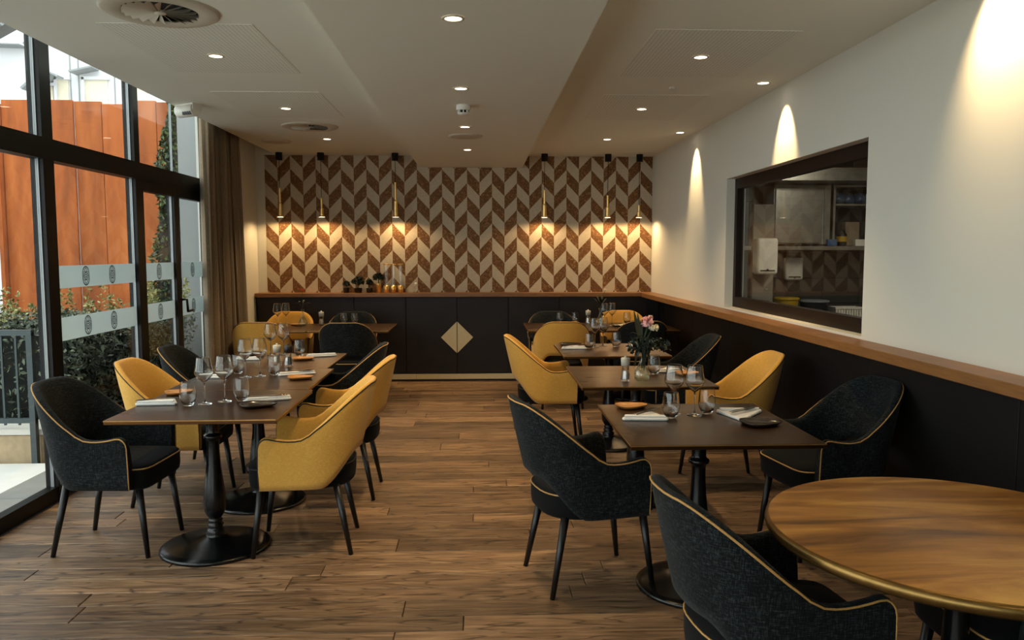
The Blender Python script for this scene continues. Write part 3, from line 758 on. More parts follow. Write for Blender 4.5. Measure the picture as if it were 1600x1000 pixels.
for i, yy in enumerate((4.75, 6.42, 8.12)):
    downlight(-1.505, yy, CEIL-0.0026 if i < 2 else CEIL, 'recessed downlight in the window-side ceiling, %s of three' % ['nearest', 'middle', 'farthest'][i], P_DOWN)
    downlight(1.285, yy-0.09, CEIL-0.0026 if i < 2 else CEIL, 'recessed downlight in the kitchen-side ceiling away from the wall, %s of three' % ['nearest', 'middle', 'farthest'][i], P_DOWN)
for x_ in (-1.505, -0.105, 1.285):
    for yy in (2.0, 0.4):
        downlight(x_, yy, SOF if abs(x_) < 0.5 else CEIL, 'recessed downlight out of view overhead, %s row, %s' % ({-1.505: 'window-side', -0.105: 'middle', 1.285: 'kitchen-side'}[x_], 'beyond the viewer' if yy > 1 else 'above the viewer'), P_DOWN*0.12)
for i, yy in enumerate((7.55, 5.35, 3.10)):
    downlight(1.90, yy, CEIL, 'wall-washing downlight close to the right wall, %s' % ['farthest from the viewer', 'above the kitchen window', 'nearest the viewer'][i], P_WASH if i < 2 else P_WASH_NEAR, 56 if i < 2 else 91, 0.7, 'wall washers along the right wall', (0, R(-22 if i < 2 else -40), 0), 0.01)

def vent(x, y, r, label):
    t = empty('swirl_diffuser', (x, y, CEIL), label=label, cat='vent', group='round ceiling air diffusers')
    MB().lathe([(r*0.63, -0.006), (r*0.66, -0.012), (r*0.95, -0.012), (r, -0.006), (r, 0)], 40).build('plate', M['diffuser'], t)
    MB().lathe([(0, -0.001), (r*0.64, -0.001)], 32).build('void', M['vent_dark'], t)
    MB().lathe([(0, -0.016), (r*0.1, -0.016), (r*0.11, -0.004)], 20).build('hub', M['diffuser'], t)
    rr0, rr1 = r*0.09, r*0.63
    bl = MB()
    w0, w1 = 0.003, r*0.11
    vs = [(rr0, -w0, -0.014), (rr1, -w1*0.5, -0.022), (rr1, w1*0.5, -0.003), (rr0, w0, -0.004)]
    bl.add(vs, [(0, 1, 2, 3)])
    me = bl.mesh('blade', M['diffuser'])
    for i in range(20): obj('blade', me, t, rz=2*PI*i/20)
vent(-1.485, 3.90, 0.265, 'large round swirl air diffuser in the ceiling, nearest the viewer')
vent(-1.51, 7.33, 0.25, 'round swirl air diffuser in the ceiling near the curtain')
def disc(x, y, z, r, label):
    MB().lathe([(0, -0.012), (r*0.8, -0.012), (r*0.97, -0.008), (r, 0)], 36).build('ceiling_disc', M['diffuser'], label=label, cat='ceiling cover', group='flat round ceiling covers', loc=(x, y, z))
disc(-0.11, 6.92, SOF, 0.15, 'flat round cover on the bulkhead behind the smoke detector')
disc(-2.05, 8.3, CEIL, 0.15, 'flat round cover in the ceiling beside the curtain')
sd = empty('smoke_detector', (-0.1, 5.5, SOF), label='white smoke detector on the middle bulkhead', cat='smoke detector')
MB().lathe([(0.048, 0), (0.05, -0.025), (0.047, -0.035)], 28).build('base', M['white_plastic'], sd)
MB().lathe([(0.03, -0.035), (0.03, -0.055)], 20).build('vents', M['vent_dark'], sd)
MB().lathe([(0.042, -0.053), (0.04, -0.06), (0.02, -0.068), (0, -0.068)], 28).build('cap', M['white_plastic'], sd)
for i in range(8):
    a = 2*PI*i/8; MB().box(0.030, 0.042, -0.004, 0.004, -0.054, -0.034).build('rib', M['white_plastic'], sd).rotation_euler = (0, 0, a)
es = empty('motion_sensor', (-2.22, 6.3, CEIL), label='white wedge-shaped motion sensor under the ceiling edge by the windows', cat='sensor')
o = MB().tube([(-0.095, 0, -0.045), (0.095, 0, -0.045)], 0.05, 20).build('housing', M['white_plastic'], es); o.rotation_euler = (0, 0, R(-32))
MB().box(-0.1, 0.1, -0.035, 0.05, -0.045, 0).build('base', M['white_plastic'], es).rotation_euler = (0, 0, R(-32))
for i in range(4): MB().box(-0.005+i*0.024, 0.013+i*0.024, -0.047, -0.02, -0.085, -0.055).build('lens', M['black_plastic'], es).rotation_euler = (0, 0, R(-32))
o = MB().lathe([(0, -0.012), (0.02, -0.012), (0.024, 0)], 16).build('ceiling_sensor', M['white_plastic'], label='tiny round sensor in the kitchen-side ceiling', cat='sensor', loc=(1.33, 5.52, CEIL))

# ---- pendants
PB = 1.905
pend = [(-2.255, 2.235, 'first from the curtain'), (-1.787, 2.12, 'second from the curtain'), (-0.948, 2.30, 'third from the curtain'),
        (0.759, 2.22, 'first right of the bulkhead'), (1.492, 2.16, 'second right of the bulkhead'), (1.857, 2.05, 'nearest the right wall')]
for x_, zt, lab in pend:
    t = empty('pendant_lamp', (x_, 9.23, PB), label='slim brass tube pendant lamp, ' + lab, cat='pendant lamp', group='brass pendants before the wallpaper')
    h = zt-PB
    MB().lathe([(0.0, h), (0.0135, h), (0.014, h*0.5), (0.025, h*0.46), (0.0262, 0.014), (0.038, 0.008), (0.038, 0.0)], 28, smooth=False).build('tube', M['brass'], t)
    MB().lathe([(0, 0.001), (0.037, 0.001)], 20).build('lens', M['pend_face'], t)
    MB().tube([(0, 0, h), (0, 0, CEIL-PB-0.08)], 0.0035, 6).build('cord', M['black_metal'], t)
    MB().lathe([(0, CEIL-PB-0.085), (0.038, CEIL-PB-0.085), (0.038, CEIL-PB)], 20).build('canopy', M['black_metal'], t)
    spot('pendant_beam', (0, 0, -0.004), P_PEND, 168, 0.4, t, col=(1.0, 0.66, 0.31), size=0.025)

# ---- curtain
cm = MB(); n = 90; vs = []; fs = []
def curt(i, z):
    t = i/n
    k = 1 - 0.25*math.sin(PI*min(1, max(0, z/3.0)))*0.4
    spread = 1.0 + 0.12*(1-z/3.0)
    ph = t*PI*2*8.5
    yy_ = 7.30 + t*0.96*spread
    xx_ = -2.462 + 0.05*math.sin(ph) + 0.012*math.sin(ph*2.3+z*1.1) + 0.02*t*(1-z/3)
    return (xx_, yy_ + 0.015*math.sin(ph*1.7), z)
zs = [0.015, 0.6, 1.2, 1.8, 2.4, 3.04]
for z in zs:
    for i in range(n+1): vs.append(curt(i, z))
for j in range(len(zs)-1):
    for i in range(n): a = j*(n+1)+i; fs.append((a, a+1, a+n+2, a+n+1))
cm.add(vs, fs, True)
cu_ = cm.build('curtain', M['curtain'], label='gathered taupe floor-length curtain beside the glazed door', cat='curtain')
sm = cu_.modifiers.new('solid', 'SOLIDIFY'); sm.thickness = 0.006

# ================================================================== FURNITURE
# ---- tub chair meshes
def chair_meshes(shell_m, seat_m, pipe_m, seatpipe_m):
    a, yf, y0, ry, ex = 0.262, 0.185, -0.02, 0.245, 2.5
    half = []   # from front of +x arm to back centre
    for t in (0, 0.02, 0.05, 0.09, 0.15, 0.25, 0.4, 0.55, 0.7, 0.85): half.append((a, yf + (y0-yf)*t))
    for i in range(0, 17):
        th = (PI/2)*i/16
        half.append((a*max(0, math.cos(th))**(2/ex), y0 - ry*max(0, math.sin(th))**(2/ex)))
    full = half + [(-x, yv) for x, yv in reversed(half[:-1])]
    L = [0]
    for i in range(1, len(half)): L.append(L[-1] + math.dist(half[i], half[i-1]))
    ss = [v/L[-1] for v in L]; ss = ss + list(reversed(ss[:-1]))
    N = len(full)
    def ztop(s):
        z = 0.62 - 0.018*math.sin(PI*min(1, max(0, (s-0.06)/0.38))) + 0.236*sstep(0.305, 0.87, s)
        if s < 0.075: q = 1 - s/0.075; z -= 0.05*(1-math.sqrt(max(0, 1-q*q)))
        return z
    def zbot(s): return 0.355 + 0.17*sstep(0.46, 0.82, s)
    def lean(s): return 0.03 + 0.075*sstep(0.35, 0.95, s)
    def nrm(i):
        p, q = full[max(i-1, 0)], full[min(i+1, N-1)]
        tx, ty = q[0]-p[0], q[1]-p[1]; l = math.hypot(tx, ty) or 1
        return (-ty/l*-1*-1, tx/l) if False else (ty/l*-1, tx/l)
    prof_n = 9; th_ = 0.036
    vs = []; rim = []; K = None
    for i, (px, py) in enumerate(full):
        s = ss[i]; nx, ny = nrm(i)
        # outward direction must point away from (0, 0.1)
        if nx*px + ny*(py-0.1) < 0: nx, ny = -nx, -ny
        zt, zb_, le = ztop(s), zbot(s), lean(s)
        ring = []
        def pt(off, z):
            t = max(0, (z-0.355)/0.505); o_ = le*(t**1.25) + off
            return (px+nx*o_, py+ny*o_, z)
        for k in range(prof_n):
            z = zb_ + (zt-0.014-zb_)*k/(prof_n-1); bul = 0.008*math.sin(PI*k/(prof_n-1)); ring.append(pt(bul*0.5, z))
        ring += [pt(-0.004, zt-0.004), pt(-th_*0.35, zt), pt(-th_*0.75, zt-0.002)]
        rim.append(pt(-0.001, zt-0.007))
        for k in range(prof_n):
            z = zt-0.013 + (zb_+0.004-(zt-0.013))*k/(prof_n-1); bul = 0.012*math.sin(PI*k/(prof_n-1)); ring.append(pt(-th_-bul, z))
        K = len(ring); vs += ring
    fs = []
    for i in range(N-1):
        for k in range(K):
            q = (k+1) % K; fs.append((i*K+k, i*K+q, (i+1)*K+q, (i+1)*K+k))
    m = MB(); m.add(vs, fs, True)
    fs2 = []
    for base in (0, (N-1)*K):
        mid = K//2
        for k in range(mid): fs2.append((base+k, base+k+1, base+K-2-k, base+K-1-k) if k < K-2-k else (base+k, base+k+1, base+K-1-k))
    m.f += fs2; m.sm += [False]*len(fs2)
    me_shell = m.mesh('shell', shell_m)
    # piping: up the arm front, along the rim, down the other arm
    def arm_front(idx):
        px, py = full[idx]; nx = 1 if px > 0 else -1; out = []
        for z in (0.36, 0.44, 0.52): out.append((px+nx*(0.03*((max(0, z-0.355))/0.505)**1.25+0.001), py+0.001, z))
        return out
    path = arm_front(0) + rim + list(reversed(arm_front(N-1)))
    me_pipe = MB().tube(path, 0.0033, 6).mesh('piping', pipe_m)
    # seat: rounded D cushion
    out = []
    for x, yv in [(0.225, -0.05)]: pass
    ns = 40
    for i in range(ns):
        th = 2*PI*i/ns; c, s_ = math.cos(th), math.sin(th); e = 2/7.0 if s_ > 0 else 2/2.6
        sx = 0.224*math.copysign(abs(c)**(2/7.0 if s_ > 0 else 2/2.8), c); sy = (0.255 if s_ > 0 else 0.255)*math.copysign(abs(s_)**e, s_)
        out.append((sx, sy-0.0))
    lv = [(0.93, 0.342), (0.985, 0.356), (1.0, 0.385), (1.0, 0.435), (0.99, 0.452), (0.95, 0.462), (0.7, 0.47), (0.0, 0.472)]
    vs = [(x*k, yv*k, z) for k, z in lv for x, yv in out]; fs = []
    for j in range(len(lv)-1):
        for i in range(ns): q = (i+1) % ns; fs.append((j*ns+i, j*ns+q, (j+1)*ns+q, (j+1)*ns+i))
    sm_ = MB(); sm_.add(vs, fs, True); sm_.f.append(tuple(reversed(range(ns)))); sm_.sm.append(False)
    me_seat = sm_.mesh('seat', seat_m)
    me_sp = MB().tube([(x*1.0, yv*1.0, 0.448) for x, yv in out], 0.0033, 6, closed=True).mesh('seat_piping', seatpipe_m)
    def leg(x0, y0_, x1, y1_):
        return MB().tube([(x0, y0_, 0.36), (x1, y1_, 0.0)], [0.0195, 0.0115], 10).mesh('leg', M['black_wood'])
    legs = [leg(sx*0.175, 0.19, sx*0.198, 0.235) for sx in (-1, 1)] + [leg(sx*0.165, -0.17, sx*0.195, -0.24) for sx in (-1, 1)]
    return me_shell, me_pipe, me_seat, me_sp, legs
CH = {'dark': chair_meshes(M['cfabric'], M['cseat'], M['gold_pipe'], M['gold_pipe']),
      'yellow': chair_meshes(M['yfabric'], M['cseat'], M['dark_pipe'], M['dark_pipe'])}
def chair(kind, x, yv, face, label, group):
    """face = heading in degrees, 0 = +X"""
    sh, pi_, se, sp_, legs = CH[kind]
    t = empty('tub_chair', (x, yv, 0), R(face-90), label=label, cat='chair', group=group)
    s = obj('shell', sh, t); obj('piping', pi_, s)
    q = obj('seat', se, t); obj('seat_piping', sp_, q)
    for lg in legs: obj('leg', lg, t)
    return t
LG, RG, BG = 'tub chairs at the window-side row', 'tub chairs at the right-hand row', 'tub chairs at the rear tables'
chair('dark', -1.86, 4.10, -3, 'dark tub chair with gold piping, nearest of the chairs along the windows', LG)
chair('yellow', -1.81, 4.88, 0, 'mustard tub chair on the window side, between two dark chairs', LG)
chair('dark', -1.84, 5.60, 0, 'dark tub chair on the window side of the long row, farthest from the viewer', LG)
chair('yellow', -0.895, 4.07, 184, 'mustard tub chair on the aisle side of the long row, nearest the viewer', LG)
chair('yellow', -0.885, 4.965, 180, 'mustard tub chair on the aisle side of the long row, second from the viewer', LG)
chair('dark', -1.02, 5.70, 180, 'dark tub chair on the aisle side beyond the two mustard chairs', LG)
chair('yellow', -2.095, 7.84, 92, 'mustard tub chair seen from behind next to the curtain', BG)
chair('dark', -1.26, 7.79, 90, 'dark tub chair seen from behind at the rear window-side table', BG)
chair('yellow', -2.05, 8.50, 270, 'mustard tub chair against the back panelling, curtain side', BG)
chair('dark', -1.37, 8.48, 270, 'dark tub chair against the back panelling, left of the brass diamond', BG)
chair('dark', 0.80, 8.46, 270, 'dark tub chair against the back panelling, right of the brass diamond', BG)
chair('yellow', 1.60, 8.55, 270, 'mustard tub chair against the back panelling in the right corner', BG)
chair('yellow', 0.80, 7.77, 90, 'mustard tub chair seen from behind at the rear right table', BG)
chair('dark', 1.58, 7.87, 92, 'dark tub chair seen from behind at the rear right corner table, behind the pink flowers', BG)
chair('yellow', 0.56, 6.22, 0, 'mustard tub chair beside the aisle in the right-hand row', RG)
chair('dark', 1.53, 6.2, 180, 'dark tub chair by the right panelling beyond the pink flowers', RG)
chair('yellow', 1.60, 5.08, 180, 'mustard tub chair by the right panelling under the kitchen window', RG)
chair('dark', 0.50, 3.58, 14, 'dark tub chair on the aisle side of the nearest right-hand square table', RG)
chair('dark', 1.755, 3.93, 189, 'dark tub chair by the right panelling behind the round table', RG)
chair('dark', 0.86, 2.19, 7, 'large dark denim tub chair in the foreground, pulled up to the round table', RG)
chair('dark', 1.63, 2.22, 180, 'dark tub chair mostly hidden beneath the round table by the right wall', RG)

# ---- tables
ped_prof = [(0.0, 0.725), (0.05, 0.725), (0.05, 0.715), (0.036, 0.70), (0.032, 0.60), (0.034, 0.59), (0.045, 0.583), (0.047, 0.575), (0.045, 0.567), (0.034, 0.56),
            (0.031, 0.545), (0.0315, 0.50), (0.036, 0.42), (0.046, 0.34), (0.054, 0.27), (0.056, 0.23), (0.051, 0.19), (0.038, 0.165), (0.03, 0.155),
            (0.032, 0.148), (0.037, 0.142), (0.032, 0.134), (0.034, 0.126), (0.041, 0.118), (0.035, 0.108), (0.038, 0.098), (0.047, 0.088), (0.042, 0.075), (0.05, 0.06)]
base_prof = [(0.05, 0.063), (0.09, 0.05), (0.16, 0.036), (0.23, 0.024), (0.262, 0.018), (0.27, 0.012), (0.27, 0.0), (0.0, 0.0)]
me_ped = MB().lathe(ped_prof, 28).mesh('column', M['cast'])
me_base = MB().lathe(base_prof, 44).mesh('foot_plate', M['cast'])
TH = 0.75
TABLES = {}
def table(key, x0, x1, y0, y1, label, group, ped=(0, 0)):
    cx, cy_ = (x0+x1)/2, (y0+y1)/2; w, d = (x1-x0)/2, (y1-y0)/2
    t = empty('dining_table', (cx, cy_, 0), label=label, cat='table', group=group)
    top = bevel(MB().box(-w+0.002, w-0.002, -d+0.002, d-0.002, TH-0.02, TH).build('table_top', M['tabletop'], t), 0.002)
    z0_, z1_ = TH-0.005, TH-0.0012
    e = MB().box(-w, w, -d, -d+0.003, z0_, z1_).box(-w, w, d-0.003, d, z0_, z1_).box(-w, -w+0.003, -d, d, z0_, z1_).box(w-0.003, w, -d, d, z0_, z1_)
    e.build('edge_band', M['tedge'], top, label='thin brass edge')
    MB().box(-w*0.7, w*0.7, -0.025, 0.025, TH-0.04, TH-0.022).box(-0.025, 0.025, -d*0.7, d*0.7, TH-0.04, TH-0.022).build('bracket', M['cast'], t)
    obj('column', me_ped, t, loc=(ped[0], ped[1], 0)); obj('foot_plate', me_base, t, loc=(ped[0], ped[1], 0))
G1, G2, G3 = 'tables of the window-side row', 'square tables of the right-hand row', 'rear tables before the panelling'
table('A', -1.685, -0.915, 3.585, 4.375, 'dark bronze table, nearest of the long window-side row', G1, (-0.05, 0.05))
table('B', -1.715, -0.945, 4.38, 5.19, 'dark bronze table in the middle of the long window-side row', G1)
table('C', -1.76, -0.99, 5.195, 5.98, 'dark bronze table at the far end of the long window-side row', G1)
table('D', -2.36, -1.66, 7.68, 8.5, 'dark bronze rear table next to the curtain', G3, (0, 0.08))
table('E', -1.655, -0.87, 7.68, 8.5, 'dark bronze rear table left of the aisle', G3, (0, 0.045))
table('F', 0.475, 1.23, 7.63, 8.5, 'dark bronze rear table right of the aisle', G3, (0, 0.05))
table('I', 1.235, 1.96, 7.63, 8.5, 'dark bronze rear table in the right corner', G3, (0, 0.145))
table('J', 0.617, 1.41, 5.72, 6.53, 'dark bronze square table just beyond the pink flowers', G2)
table('K', 0.575, 1.355, 4.39, 5.22, 'dark bronze square table carrying the vase of pink flowers', G2)
table('L', 0.588, 1.37, 3.03, 3.88, 'dark bronze square table behind the round table', G2)
rt = empty('round_table', (1.315, 2.07, 0), label='large round table with brushed golden-brown top and brass rim', cat='table')
RR = 0.512
MB().lathe([(0, TH), (RR-0.014, TH), (RR-0.011, TH-0.001)], 96).build('table_top', M['roundtop'], rt)
MB().lathe([(RR-0.012, TH-0.001), (RR-0.008, TH-0.002), (RR-0.002, TH-0.008), (RR, TH-0.018), (RR-0.003, TH-0.028), (RR-0.014, TH-0.036), (RR-0.05, TH-0.038), (0, TH-0.038)], 96).build('rim', M['round_edge'], rt, label='rounded brass nosing')
obj('column', me_ped, rt); o = obj('foot_plate', me_base, rt); o.scale = (1.15, 1.15, 1)

# ---- tableware
_o = [(0.0, 0.1075), (0.004, 0.108), (0.012, 0.113), (0.028, 0.128), (0.042, 0.147), (0.0455, 0.157), (0.0445, 0.168), (0.039, 0.195), (0.0338, 0.2305), (0.0335, 0.232)]
_i = [(max(0, r-0.0012), h+(0.004 if r < 0.02 else 0.0014 if r < 0.035 and h < 0.15 else 0)) for r, h in _o]; _i[0] = (0.0, 0.1135)
wg_bowl = MB().lathe(_o + list(reversed(_i)), 32).mesh('bowl', M['sglass'])
wg_stem = MB().lathe([(0.0, 0.107), (0.0045, 0.1068), (0.0032, 0.09), (0.003, 0.04), (0.0045, 0.015), (0.012, 0.005), (0.03, 0.003), (0.035, 0.0015), (0.035, 0), (0, 0)][::-1], 24).mesh('stem', M['sglass'])
wg_rim = MB().tube([(0.0335*math.cos(2*PI*i/24), 0.0335*math.sin(2*PI*i/24), 0.232) for i in range(24)], 0.0008, 5, closed=True).mesh('rim', M['sglass'])
tb_body = MB().lathe([(0.0, 0.010), (0.021, 0.010), (0.034, 0.03), (0.039, 0.048), (0.0385, 0.06), (0.036, 0.085), (0.0327, 0.1165), (0.0325, 0.118), (0.0335, 0.118), (0.0337, 0.1165), (0.0372, 0.085), (0.040, 0.06), (0.0405, 0.048), (0.0355, 0.029), (0.024, 0.003), (0.02, 0.0), (0.0, 0.0)][::-1], 28).mesh('cup', M['sglass'])
def zt(): return TH + 0.0004
def wine(x, yv, label, group='wine glasses on the tables'):
    t = empty('wine_glass', (x, yv, zt()), label=label, cat='wine glass', group=group)
    obj('bowl', wg_bowl, t); obj('stem', wg_stem, t); obj('rim', wg_rim, t)
def tumbler(x, yv, label, group='water tumblers on the tables'):
    obj('tumbler', tb_body, None, label, 'tumbler', group, None, (x, yv, zt()), random.uniform(0, 3))
def plate_mesh(mat, r0=0.07, name='plate'):
    vs = []; fs = []; n = 48
    prof = [(0.0, 0.004), (0.7, 0.005), (0.88, 0.010), (1.0, 0.017), (0.99, 0.013), (0.85, 0.003), (0.6, 0.0), (0.0, 0.0)]
    for k, z in prof:
        for i in range(n):
            a = 2*PI*i/n; rr = r0*k*(1 + 0.13*math.cos(3*a) + 0.05*math.cos(2*a+0.6)); vs.append((rr*math.cos(a)*1.1, rr*math.sin(a)*0.95, z))
    for j in range(len(prof)-1):
        for i in range(n): q = (i+1) % n; fs.append((j*n+i, j*n+q, (j+1)*n+q, (j+1)*n+i))
    m = MB(); m.add(vs, fs, True); return m.mesh(name, mat)
PL = {'ochre': plate_mesh(M['ochre'], 0.066), 'dark': plate_mesh(M['darkplate'], 0.078)}
def plate(kind, x, yv, label, rz=0.0): obj('side_plate', PL[kind], None, label, 'plate', 'small organic side plates', None, (x, yv, zt()), rz)

def napkin(cx, cy_, pts, label, fold=None):
    t = MB().prism(pts, 0, 0.014).build('napkin', M['linen'], label=label, cat='napkin', group='folded white napkins', loc=(cx, cy_, zt()))
    bevel(t, 0.006, 3)
    if fold:
        f = MB().prism(fold, 0.0135, 0.024).build('fold', M['linen'], t); bevel(f, 0.0045, 3)
    return t
def rotp(pts, a, k=1.0): c, s_ = math.cos(a), math.sin(a); return [(k*(x*c-y*s_), k*(x*s_+y*c)) for x, y in pts]
TRI = [(-0.1, -0.06), (0.095, -0.075), (0.105, -0.06), (0.06, 0.085), (0.045, 0.09), (-0.105, -0.045)]
TRIF = [(-0.095, -0.055), (0.09, -0.07), (0.085, -0.045), (-0.09, -0.03)]
ROLL = [(-0.11, -0.05), (-0.1, -0.058), (0.105, 0.0), (0.11, 0.012), (0.1, 0.026), (0.0, 0.015), (-0.055, 0.075), (-0.07, 0.078), (-0.115, -0.035)]
ROLLF = [(-0.105, -0.048), (-0.098, -0.054), (0.1, 0.002), (0.104, 0.012), (0.096, 0.022), (-0.1, -0.028)]
fork_pts = [(-0.0035, -0.09), (0.0035, -0.09), (0.0045, -0.06), (0.0022, 0.0), (0.0022, 0.035), (0.009, 0.048), (0.0105, 0.06), (0.0105, 0.09), (0.0085, 0.09), (0.0078, 0.062), (0.0048, 0.062), (0.0042, 0.09), (0.0022, 0.09), (0.0016, 0.062), (-0.0016, 0.062), (-0.0022, 0.09), (-0.0042, 0.09), (-0.0048, 0.062), (-0.0078, 0.062), (-0.0085, 0.09), (-0.0105, 0.09), (-0.0105, 0.06), (-0.009, 0.048), (-0.0022, 0.035), (-0.0022, 0.0), (-0.0045, -0.06)]
knife_pts = [(-0.004, -0.1), (0.004, -0.1), (0.0055, -0.06), (0.004, 0.0), (0.0085, 0.01), (0.0095, 0.05), (0.006, 0.09), (-0.0005, 0.105), (-0.0035, 0.09), (-0.0035, 0.0), (-0.0055, -0.06)]
me_fork = MB().prism(fork_pts, 0, 0.0025).mesh('fork', M['cutlery']); me_knife = MB().prism(knife_pts, 0, 0.0025).mesh('knife', M['cutlery'])
def cutlery(cx, cy_, a, where, dz=0.0246):
    obj('fork', me_fork, None, 'steel fork lying on ' + where, 'fork', 'steel forks on the napkins', None, (cx, cy_, zt()+dz), a)
    c, s_ = math.cos(a), math.sin(a)
    obj('knife', me_knife, None, 'steel knife lying on ' + where, 'knife', 'steel knives on the napkins', None, (cx+0.018*c, cy_+0.018*s_, zt()+dz), a)

tA, tB, tC = 'the nearest table of the long row', 'the middle table of the long row', 'the far table of the long row'
tJ, tK, tL = 'the square table beyond the pink flowers', 'the table with the pink flowers', 'the square table behind the round table'
tD, tE, tF, tI = 'the rear table by the curtain', 'the rear table left of the aisle', 'the rear table right of the aisle', 'the rear corner table'
# table A
napkin(-1.60, 4.0, rotp(TRI, 0.15, 0.95), 'white folded napkin on the window side of ' + tA, rotp(TRIF, 0.15, 0.95)); cutlery(-1.60, 3.99, R(-70), 'the window-side napkin of the nearest table of the long row')
tumbler(-1.43, 3.93, 'water tumbler on the window side of ' + tA)
plate('ochre', -1.60, 4.26, 'ochre side plate on the window side of ' + tA, 0.4)
wine(-1.365, 3.975, 'tall wine glass on the window side of ' + tA); wine(-1.287, 4.04, 'tall wine glass on the aisle side of ' + tA)
tumbler(-1.205, 4.05, 'water tumbler on the aisle side of ' + tA)
napkin(-1.07, 4.06, rotp(ROLL, 0.12), 'white folded napkin on the aisle side of ' + tA, rotp(ROLLF, 0.12)); cutlery(-1.085, 4.06, R(-72), 'the aisle-side napkin of the nearest table of the long row')
plate('dark', -1.09, 3.90, 'dark side plate on the aisle side of ' + tA, 0.2)
# table B
napkin(-1.60, 4.84, rotp(TRI, 0.1, 0.9), 'white folded napkin on the window side of ' + tB, rotp(TRIF, 0.1, 0.9))
tumbler(-1.50, 4.98, 'water tumbler on the window side of ' + tB)
wine(-1.408, 4.82, 'tall wine glass on the window side of ' + tB); wine(-1.335, 4.87, 'tall wine glass on the aisle side of ' + tB)
tumbler(-1.262, 4.91, 'water tumbler on the aisle side of ' + tB)
napkin(-1.12, 4.92, rotp(ROLL, 0.15), 'white folded napkin on the aisle side of ' + tB, rotp(ROLLF, 0.15)); cutlery(-1.13, 4.92, R(-70), 'the aisle-side napkin of the middle table of the long row')
plate('ochre', -1.075, 4.76, 'ochre side plate on the aisle side of ' + tB, 0.1)
# table C
plate('dark', -1.66, 5.84, 'dark side plate on the window side of ' + tC)
napkin(-1.62, 5.65, rotp(TRI, 0.1, 0.85), 'white folded napkin on the window side of ' + tC, rotp(TRIF, 0.1, 0.85))
wine(-1.525, 5.86, 'tall wine glass on the window side of ' + tC); wine(-1.435, 5.88, 'tall wine glass on the aisle side of ' + tC)
tumbler(-1.31, 5.83, 'water tumbler on the aisle side of ' + tC)
plate('ochre', -1.245, 5.62, 'ochre side plate on the aisle side of ' + tC)
napkin(-1.14, 5.79, rotp(ROLL, 0.1, 0.95), 'white folded napkin on the aisle side of ' + tC, rotp(ROLLF, 0.1, 0.95))
# table L
plate('ochre', 0.735, 3.79, 'ochre side plate on the aisle side of ' + tL, 0.3)
napkin(0.745, 3.55, rotp(TRI, 0.0, 1.0), 'white folded napkin on the aisle side of ' + tL, rotp(TRIF, 0, 1.0)); cutlery(0.76, 3.585, R(-42), 'the aisle-side napkin of the square table behind the round table')
tumbler(0.872, 3.545, 'water tumbler on the aisle side of ' + tL)
wine(0.905, 3.625, 'tall wine glass on the aisle side of ' + tL); wine(0.995, 3.60, 'tall wine glass on the wall side of ' + tL)
tumbler(1.062, 3.63, 'water tumbler on the wall side of ' + tL)
napkin(1.215, 3.58, rotp([(-0.095, 0.09), (-0.1, 0.075), (-0.055, -0.12), (-0.035, -0.125), (0.115, 0.07), (0.115, 0.088), (0.0, 0.08)], 0), 'white folded napkin on the wall side of ' + tL, [(-0.085, 0.083), (-0.085, 0.05), (0.1, 0.062), (0.105, 0.08), (0.0, 0.073)]); cutlery(1.21, 3.60, R(-50), 'the wall-side napkin of the square table behind the round table')
plate('dark', 1.225, 3.385, 'dark side plate on the wall side of ' + tL, 0.1)
# table K
tumbler(1.083, 4.85, 'water tumbler behind the vase of pink flowers')
napkin(1.19, 4.97, rotp(TRI, 0.3, 0.9), 'white folded napkin on ' + tK, rotp(TRIF, 0.3, 0.9))
plate('ochre', 1.285, 4.83, 'ochre side plate on ' + tK)
# table J
napkin(0.735, 6.2, rotp(TRI, 0.1, 0.95), 'white folded napkin on the aisle side of ' + tJ, rotp(TRIF, 0.1, 0.95)); cutlery(0.735, 6.2, R(-60), 'the aisle-side napkin of the square table beyond the pink flowers')
plate('dark', 0.735, 6.42, 'dark side plate on the aisle side of ' + tJ)
tumbler(0.865, 6.19, 'water tumbler on the aisle side of ' + tJ)
wine(0.92, 6.26, 'tall wine glass on the aisle side of ' + tJ); wine(0.995, 6.33, 'tall wine glass on the wall side of ' + tJ)
tumbler(1.097, 6.29, 'water tumbler on the wall side of ' + tJ)
napkin(1.23, 6.25, rotp(TRI, 0.4, 0.9), 'white folded napkin on the wall side of ' + tJ, rotp(TRIF, 0.4, 0.9))
# rear tables
plate('ochre', 0.72, 8.02, 'ochre side plate on ' + tF); napkin(0.86, 8.33, rotp(TRI, 0.2, 0.8), 'white folded napkin on ' + tF)
tumbler(0.86, 8.44, 'water tumbler on the aisle side of ' + tF); tumbler(1.02, 8.4, 'water tumbler on the wall side of ' + tF)
wine(1.24+0.05, 8.12, 'tall wine glass nearest the vase on ' + tI); wine(1.375, 8.16, 'tall wine glass on the wall side of ' + tI)
plate('dark', 1.44, 8.05, 'dark side plate on ' + tI); napkin(1.56, 8.25, rotp(TRI, 0.2, 0.85), 'white folded napkin on ' + tI); tumbler(1.58, 8.42, 'water tumbler on ' + tI)
wine(-2.06, 8.22, 'tall wine glass on the curtain side of ' + tD); wine(-1.99, 8.28, 'tall wine glass on the aisle side of ' + tD)
napkin(-2.04, 8.07, rotp(TRI, 0.1, 0.85), 'white folded napkin on ' + tD); plate('ochre', -1.88, 8.3, 'ochre side plate on ' + tD)
tumbler(-1.42, 8.42, 'water tumbler on the curtain side of ' + tE); tumbler(-1.31, 8.42, 'water tumbler on the aisle side of ' + tE)
napkin(-1.37, 8.28, rotp(TRI, 0.0, 0.95), 'white folded napkin on ' + tE)

